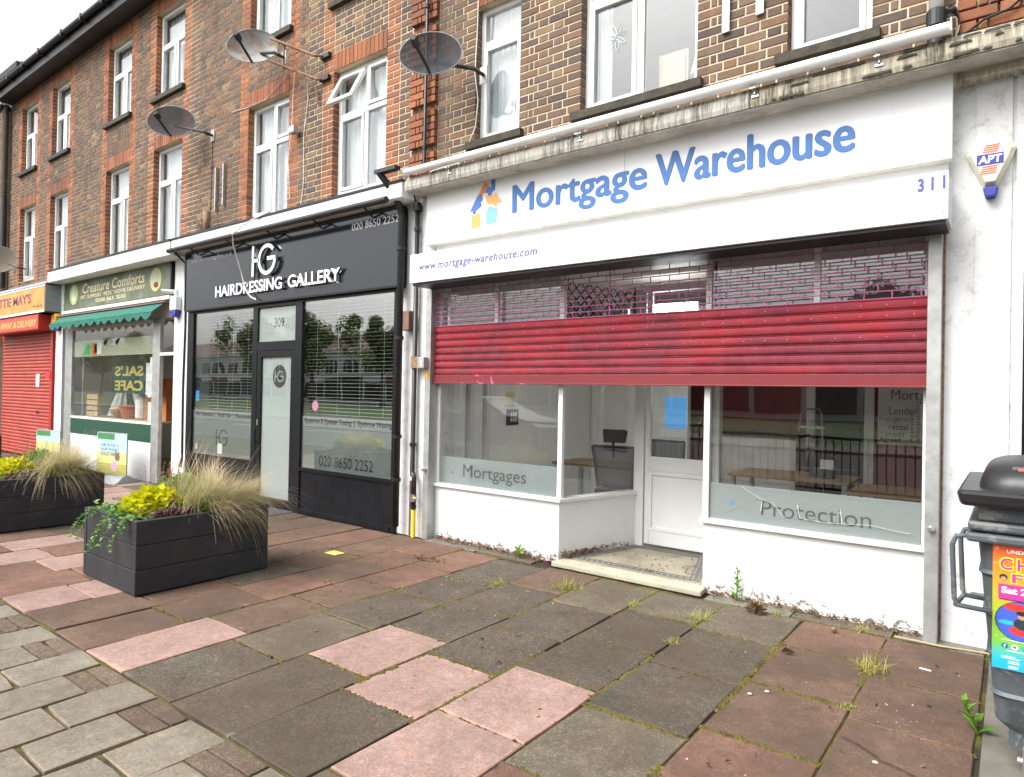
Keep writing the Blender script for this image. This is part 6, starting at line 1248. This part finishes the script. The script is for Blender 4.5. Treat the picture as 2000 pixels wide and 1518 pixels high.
for y, dx in ((3.66, 0), (3.86, .02)):
    part(MB().tube([(-.13, y, 1.06), (-.19 + dx, y, 1.05), (-.205 + dx, y, 1.01), (-.195 + dx, y, .77), (-.185 + dx, y, .745), (-.06, y, .74)], .0105, 10), 'side_handle', 'bin_grey', bn, smooth=True)
part(MB().tube([(-.19, 3.66, .745), (-.17, 3.86, .745)], .0100, 10), 'handle_bar', 'bin_grey', bn)
part(MB().box(.0, 1.0, 3.80, 4.36, .12, .199), 'chassis', 'bin_grey', bn)
for x, y in ((.06, 3.80), (.95, 3.80), (.06, 4.3), (.95, 4.3)):
    wh = part(MB().lathe((x + .035, y - .04, .095), [(.03, -.03), (.092, -.026), (.095, 0), (.092, .026), (.03, .03)], 24, (1, 0, 0)), 'wheel', 'black_plastic', bn, smooth=False)
    part(MB().box(x - .012, x - .006, y - .10, y + .02, .06, .17).box(x + .076, x + .082, y - .10, y + .02, .06, .17).box(x - .012, x + .082, y - .09, y + .03, .165, .175), 'fork', 'steel', wh); part(MB().tube([(x - .03, y - .04, .095), (x + .1, y - .04, .095)], .012, 10), 'axle', 'chrome', wh)
# poster
po = thing('poster', 'bright event poster with pink and yellow lettering on the bin front', 'poster', (.2, 3.7, .45))
def py(z): x0, x1, y0, y1 = taper(z); return y0
def pq(x0, x1, z0, z1, m_, name, lift=.012, n=1):
    mb = MB(); mb.hexa([(x0, py(z0) - lift, z0), (x1, py(z0) - lift, z0), (x1, py(z0) - lift + .001, z0), (x0, py(z0) - lift + .001, z0), (x0, py(z1) - lift, z1), (x1, py(z1) - lift, z1), (x1, py(z1) - lift + .001, z1), (x0, py(z1) - lift + .001, z1)]); return part(mb, name, m_, po)
zs = [.455, .51, .56, .67, .79, .87, .96, 1.005]
t = NT('poster_print'); v = t.coord('Position'); sp = t.n('ShaderNodeSeparateXYZ'); t.l(v, sp.inputs[0]); mr = t.n('ShaderNodeMapRange'); mr.inputs['From Min'].default_value = .455; mr.inputs['From Max'].default_value = 1.005; t.l(sp.outputs['Z'], mr.inputs[0])
t.bsdf(t.ramp(mr.outputs[0], [(0, (.02, .36, .80)), (.12, (.02, .45, .62)), (.24, (.16, .50, .06)), (.42, (.30, .50, .03)), (.62, (.50, .42, .03)), (.80, (.80, .28, .03)), (1, (.80, .09, .03))]), .35)
pq(-.062, .42, .455, 1.005, 'poster_print', 'sheet', .0125)
def ptext(s_, x0, x1, z0, z1, m_, lift, b=.03): q = MB(); add_text(q, s_, x0, x1, z0, z1, 0, .0008, b, mapf=lambda p: (p[0], py(p[2]) - lift + p[1], p[2])); part(q, 'lettering', m_, po)
ptext("UNDER 11'S", -.015, .12, .968, .985, 'sticker_white', .0135); ptext('C', -.042, .010, .890, .952, 'poster_yellow', .0134, .075); ptext('C', -.036, .005, .896, .946, 'poster_pink', .0146, .02); ptext('H', .016, .068, .890, .952, 'poster_yellow', .0134, .075); ptext('H', .021, .063, .896, .946, 'poster_pink', .0146, .02); ptext('F', -.001, .045, .838, .886, 'poster_yellow', .0134, .09); ptext('F', .004, .040, .843, .881, 'poster_pink', .0146, .02)
pq(-.038, .40, .762, .828, 'poster_purple', 'banner_shadow', .0132); pq(-.042, .40, .768, .832, 'poster_pink', 'banner', .0139); ptext('Sat 25', -.032, .075, .792, .822, 'sticker_white', .0150, .04)
def pdisc(cx_, cz_, r, m_, lift, name, sx=1, sz=1): mb = MB(); pts = [(cx_ + r * sx * cos(2 * pi * i / 20), cz_ + r * sz * sin(2 * pi * i / 20)) for i in range(20)]; n = len(mb.v); mb.v += [(x, py(z) - lift, z) for x, z in pts]; mb.f.append(tuple(range(20))); mb.c.append(None); return part(mb, name, m_, po)
pdisc(.035, .675, .088, 'black_text', .0132, 'photo_rim'); pdisc(.035, .675, .085, 'toy_blue', .0136, 'photo'); pdisc(.02, .735, .03, 'toy_red', .0140, 'photo_shape', 1.4, .6); pdisc(.055, .635, .05, 'toy_red', .0140, 'photo_shape', 1.2, .5); pdisc(.07, .72, .026, 'black_text', .0141, 'photo_shape'); pdisc(.045, .665, .032, 'dark_shirt', .0142, 'photo_shape', 1.1, .8); pdisc(.038, .702, .016, 'skin', .0144, 'photo_shape', .9, 1.1); pdisc(.036, .712, .017, 'black_text', .0146, 'photo_shape', 1, .6); pdisc(-.012, .665, .02, 'poster_teal', .0140, 'photo_shape', 1.5, .5)
pdisc(-.025, .862, .014, 'dark_shirt', .0136, 'portrait_dot'); pdisc(-.025, .855, .010, 'skin', .0138, 'portrait_dot')
for i, m_ in enumerate(('blue_text', 'sticker_white', 'sticker_blue')): pdisc(-.018 + i * .034, .560, .012, m_, .0134, 'round_icon')
ptext('f', -.022, -.014, .552, .568, 'sticker_white', .0140); pdisc(.016, .560, .006, 'poster_pink', .0137, 'round_icon')
for z, a, b in ((.585, -.03, .14), (.538, -.012, .14), (.512, -.03, .02), (.504, -.03, .035), (.492, -.006, .03), (.484, -.006, .035), (.470, -.006, .03), (.463, -.006, .028)): pq(a, b, z, z + .0035, 'sticker_white', 'small_print', .0132)
for cx_, cz_, r in ((-.048, .985, .012), (-.053, .92, .01), (-.054, .86, .006), (-.052, .75, .006), (-.045, .60, .006)):
    mb = MB(); pts = [(cx_ + (r if i % 2 == 0 else r * .45) * sin(i * pi / 5), cz_ + (r if i % 2 == 0 else r * .45) * cos(i * pi / 5)) for i in range(10)]; mb.v += [(x, py(z) - .0134, z) for x, z in pts]; mb.f.append(tuple(range(10))); mb.c.append(None); part(mb, 'star', 'logo_pale_orange', po)
bb_ = thing('blue_bin', 'blue plastic container half hidden behind the grey bin', 'bin', (.35, 4.75, 0)); part(MB().hexa([(-.0, 4.6, .1), (.6, 4.6, .1), (.6, 4.95, .1), (.0, 4.95, .1), (-.055, 4.56, .62), (.65, 4.56, .62), (.65, 5.0, .62), (-.055, 5.0, .62)]), 'body', 'blue_plastic', bb_, bevel=.015); part(MB().box(-.07, .67, 4.545, 5.015, .62, .66), 'rim', 'blue_plastic', bb_, bevel=.01); part(MB().lathe((.02, 4.62, .08), [(.08, -.03), (.08, .03)], 16, (1, 0, 0)), 'wheel', 'black_plastic', bb_)

# ================================================================ PAVEMENT BOARDS BY THE PET SHOP
def aboard(label, x, y, w, h, face, rz, txt=None):
    b = thing('pavement_sign', label, 'sign', (x, y, 0), 'pet food boards'); cr, sr = cos(rz), sin(rz); T = lambda p: (x + p[0] * cr - p[1] * sr, y + p[0] * sr + p[1] * cr, p[2])
    def bl(mb, n, m_, **k): mb.v = [T(q) for q in mb.v]; return part(mb, n, m_, b, **k)
    bl(MB().hexa([(-w / 2 - .04, -.22, 0), (w / 2 + .04, -.22, 0), (w / 2 + .04, .22, 0), (-w / 2 - .04, .22, 0), (-w / 2, -.06, .12), (w / 2, -.06, .12), (w / 2, .06, .12), (-w / 2, .06, .12)]), 'base', 'lead', bevel=.02)
    def sheet(z0, z1, m_, n, y0=-.012, x0=-w / 2, x1=w / 2): return bl(MB().box(x0, x1, y0, y0 + .006, z0, z1), n, m_)
    bl(MB().box(-w / 2, w / 2, -.005, .012, .12, h), 'panel', 'lead', bevel=.01); sheet(.50, h - .02, 'board_sky', 'print_sky'); sheet(.30, .4995, 'pet_oval', 'print_meadow'); sheet(.121, .2995, 'board_olive', 'print_grass'); sheet(h - .12, h - .02, 'board_green', 'print_header', -.0135, -w * .48, w * .1)
    if txt:
        for i, s_ in enumerate(txt): q = MB(); add_text(q, s_, -w * .36, w * .22, h - .24 - i * .075, h - .185 - i * .075, -.0125, .001, .02); bl(q, 'lettering', 'blue_dark')
        bl(MB().lathe((w * .2, -.0125, .42), [(.07, 0), (.06, .002)], 16, (0, -1, 0)), 'print_cat', 'brown_box'); bl(MB().prism([(w * .2 - .06, .47), (w * .2 - .02, .48), (w * .2 - .05, .53)], -.0150, -.0125), 'print_ear', 'brown_box'); bl(MB().prism([(w * .2 + .02, .48), (w * .2 + .06, .47), (w * .2 + .05, .53)], -.0150, -.0125), 'print_ear', 'brown_box'); bl(MB().lathe((w * .1, -.0125, .26), [(.09, 0), (.08, .002)], 14, (0, -1, 0)), 'print_pack', 'sticker_pink')
aboard('pale blue pet food board with printed lettering on the pavement', -12.05, 4.82, .86, .82, None, radians(8), ["UK'S N°1", 'RAW FOOD', 'SOLD HERE'])
aboard('second pale pet food board half hidden behind the left planter grass', -15.0, 4.85, .86, .72, None, radians(8))
ab = thing('pavement_sign', 'black rounded pavement sign cut off at the left edge', 'sign', (-16.8, 4.5, 0)); part(MB().prism([(-17.2, .06), (-16.55, .06), (-16.55, .50), (-16.60, .56), (-17.2, .56)], 4.48, 4.52), 'panel', 'black_plastic', ab); part(MB().box(-17.2, -16.5, 4.36, 4.64, 0, .06), 'base', 'black_plastic', ab); tx = MB(); add_text(tx, 'I', -16.76, -16.74, .42, .50, 4.479, .002, .02); part(tx, 'lettering', 'sticker_white', ab); tx = MB(); add_text(tx, 'T', -16.70, -16.61, .42, .50, 4.479, .002, .02); part(tx, 'lettering', 'sticker_white', ab)

# ================================================================ ACROSS THE ROAD (mirrored in the glass)
rlg = thing('guard_rail', 'dark kerbside guard railing mirrored in the right office window', 'railing', (-3, -1.3, 0)); part(MB().bar((-9, -1.3, .98), (4, -1.3, .98), .05, .05).bar((-9, -1.3, .12), (4, -1.3, .12), .04, .04), 'rails', 'black_paint', rlg); q = MB(); x = -9
while x <= 4: q.tube([(x, -1.3, .12), (x, -1.3, .98)], .011, 6); x += .13
part(q, 'bars', 'black_paint', rlg, kind='stuff')
for x in (-9, -7, -5, -3, -1, 1, 3): part(MB().box(x - .03, x + .03, -1.33, -1.27, 0, 1.0), 'post', 'black_paint', rlg)
op_ = thing('parade_building', 'long white two-storey parade mirrored in the salon windows', 'building', (-60, -47, 0)); part(MB().box(-130, 30, -56, -46, 0, 6.6), 'wall', 'render_white', op_); part(MB().box(-130.3, 30.3, -56.3, -45.7, 6.6, 7.0), 'parapet', 'white_paint', op_); part(MB().hexa([(-130, -55, 7.0), (30, -55, 7.0), (30, -47, 7.0), (-130, -47, 7.0), (-128, -51.5, 9.4), (28, -51.5, 9.4), (28, -50.5, 9.4), (-128, -50.5, 9.4)]), 'roof', 'brown_box', op_)
for i in range(38):
    x = -128 + i * 4.1; wn_ = part(MB().box(x, x + 1.5, -46.0, -45.93, 4.0, 5.6).box(x + 1.9, x + 2.6, -46.0, -45.93, 4.0, 5.6), 'window', 'int_dark', op_); part(MB().box(x + .72, x + .78, -45.93, -45.90, 4.0, 5.6).box(x, x + 1.5, -45.93, -45.91, 5.0, 5.05), 'glazing_bar', 'upvc', wn_)
    part(MB().box(x, x + 3.6, -46.0, -45.9, .5, 2.6), 'shop_window', 'glass_dark' if False else 'int_dark', op_)
    part(MB().box(x, x + 3.6, -46.0, -45.8, 2.7, 3.3), 'shop_sign', ('sign_white', 'int_red', 'sign_white', 'cafe_green', 'black_paint')[i % 5], op_)
def tree_meshes(seed, h, rad, n):
    R = random.Random(seed); tr = MB(); tr.tube([(0, 0, 0), (.1, 0, h * .25), (0, .1, h * .5), (.1, 0, h * .8)], [.32, .25, .18, .06], 8)
    cl = [(Vector((R.gauss(0, rad * .45), R.gauss(0, rad * .45), h * R.uniform(.42, .95))), rad * R.uniform(.28, .5)) for _ in range(22)]
    for c, _ in cl[:10]: tr.tube([(0, 0, h * .35), tuple(c * .6 + Vector((0, 0, h * .15))), tuple(c)], [.10, .06, .02], 6)
    cr = MB()
    for i in range(n):
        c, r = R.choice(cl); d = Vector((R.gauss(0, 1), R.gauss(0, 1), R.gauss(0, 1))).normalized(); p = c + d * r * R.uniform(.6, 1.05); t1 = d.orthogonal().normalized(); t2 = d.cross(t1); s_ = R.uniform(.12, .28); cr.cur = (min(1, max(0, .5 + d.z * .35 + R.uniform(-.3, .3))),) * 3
        a = R.uniform(0, 6.28); u1 = (t1 * cos(a) + t2 * sin(a) + d * R.uniform(-.6, .6)) * s_; v1 = (t2 * cos(a) - t1 * sin(a)) * s_ * .7; cr.face([p - u1, p + v1, p + u1, p - v1])
    return tr, cr
tspots = [(-64, -36, .78), (-52, -36, .74), (-77, -37, .72), (-126, -38, .85), (-108, -36, .7), (-26, -36, .66), (-6, -38, .7), (-40, -39, .6)]
tlab = ['broad tree mirrored at the left of the right salon window', 'round tree mirrored at the right of the right salon window', 'tree mirrored in the left salon window beside the door', 'large far tree mirrored in the pet shop glass', 'smaller far tree mirrored near the pet shop door', 'tree across the road mirrored in the office glass', 'tree across the road at the right end', 'lowest tree across the road mirrored beyond the downpipes']
tm = [tree_meshes(3, 13, 4.2, 5200), tree_meshes(9, 12, 3.6, 5200)]; tdat = []
for i, (x, y, s_) in enumerate(tspots):
    t_ = thing('street_tree', tlab[i], 'tree', (x, y, 0), 'trees across the road')
    if i < 2:
        a, b = tm[i]
        for mb in (a, b): mb.v = [(v_[0] + x, v_[1] + y, v_[2]) for v_ in mb.v]
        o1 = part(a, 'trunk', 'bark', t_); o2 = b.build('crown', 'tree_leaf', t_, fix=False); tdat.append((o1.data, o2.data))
    else:
        for nm, me in zip(('trunk', 'crown'), tdat[i % 2]): o = bpy.data.objects.new(nm, me); link(o, t_)
    t_.scale = (s_, s_, s_ * (1 + .06 * (i % 3))); t_.rotation_euler.z = i * 1.3
lpz = thing('lamp_post', 'slim street lamp post mirrored in the right salon window', 'lamp post', (-18.5, -13, 0)); part(MB().tube([(-18.5, -13, 0), (-18.5, -13, 8.5), (-18.3, -12.4, 8.9), (-18.1, -11.8, 8.95)], [.09, .06, .045, .04], 8), 'column', 'steel', lpz); part(MB().box(-18.2, -18.0, -11.9, -11.3, 8.88, 8.98), 'lantern', 'lead', lpz)
# parked car
car = thing('parked_car', 'dark grey hatchback mirrored faintly in the left office window', 'car', (-12, -4.4, -.1))
def cs(x, p): return [(x, y, z) for y, z in p]
sec = [(-14.0, .78, .35, .80), (-13.85, .84, .22, .95), (-13.2, .88, .20, 1.02), (-12.9, .88, .20, 1.03), (-11.0, .88, .20, 1.0), (-10.3, .86, .22, .90), (-9.95, .78, .30, .70)]
cb = MB(); prv = None
for x, hw, z0, z1 in sec:
    cur = [(x, -4.4 - hw, z0), (x, -4.4 + hw, z0), (x, -4.4 + hw * 1.0, (z0 + z1) / 2), (x, -4.4 + hw * .93, z1), (x, -4.4 - hw * .93, z1), (x, -4.4 - hw, (z0 + z1) / 2)]
    if prv:
        for j in range(6): cb.face([prv[j], prv[(j + 1) % 6], cur[(j + 1) % 6], cur[j]])
    else: cb.face(cur[::-1])
    prv = cur
cb.face(prv); flat('car_paint', (.03, .035, .04), .2); part(cb, 'body', 'car_paint', car)
part(MB().hexa([(-13.8, -5.2, .98), (-11.0, -5.2, 1.0), (-11.0, -3.6, 1.0), (-13.8, -3.6, .98), (-13.3, -5.02, 1.45), (-12.0, -5.02, 1.47), (-12.0, -3.78, 1.47), (-13.3, -3.78, 1.45)]), 'cabin', 'glass_dark', car); part(MB().hexa([(-13.35, -5.04, 1.45), (-11.98, -5.04, 1.47), (-11.98, -3.76, 1.47), (-13.35, -3.76, 1.45), (-13.3, -5.0, 1.49), (-12.05, -5.0, 1.51), (-12.05, -3.8, 1.51), (-13.3, -3.8, 1.49)]), 'roof', 'car_paint', car)
for x in (-13.2, -10.75):
    for y in (-5.15, -3.62): wq = part(MB().lathe((x, y, .21), [(.20, -.09), (.31, -.08), (.31, .08), (.20, .09)], 20, (0, 1, 0)), 'wheel', 'black_plastic', car); part(MB().lathe((x, y, .21), [(.19, -.1), (.19, .1)], 16, (0, 1, 0)), 'rim', 'steel', wq)
for y in (-5.05, -3.75): part(MB().box(-14.03, -13.93, y - .1, y + .1, .72, .92), 'tail_light', 'taillight', car)

# the bin stands a little nearer the road
for o, l in ((bn, (.5, 3.80, 0)), (po, (.2, 3.50, .45 * .975 + .03))): o.location = l; o.scale = (1, 1, .975)
# tyre streak on the red slabs
st = MB(); pts = [(-.63, 3.46), (-.55, 3.42), (-.45, 3.34), (-.36, 3.31), (-.27, 3.26), (-.17, 3.20)]
for (a, b) in zip(pts, pts[1:]): st.face([(a[0], a[1], .0068), (a[0] + .006, a[1] + .028, .0068), (b[0] + .006, b[1] + .028, .0068), (b[0], b[1], .0068)])
st.build('tyre_streak', 'streak_film', pave)
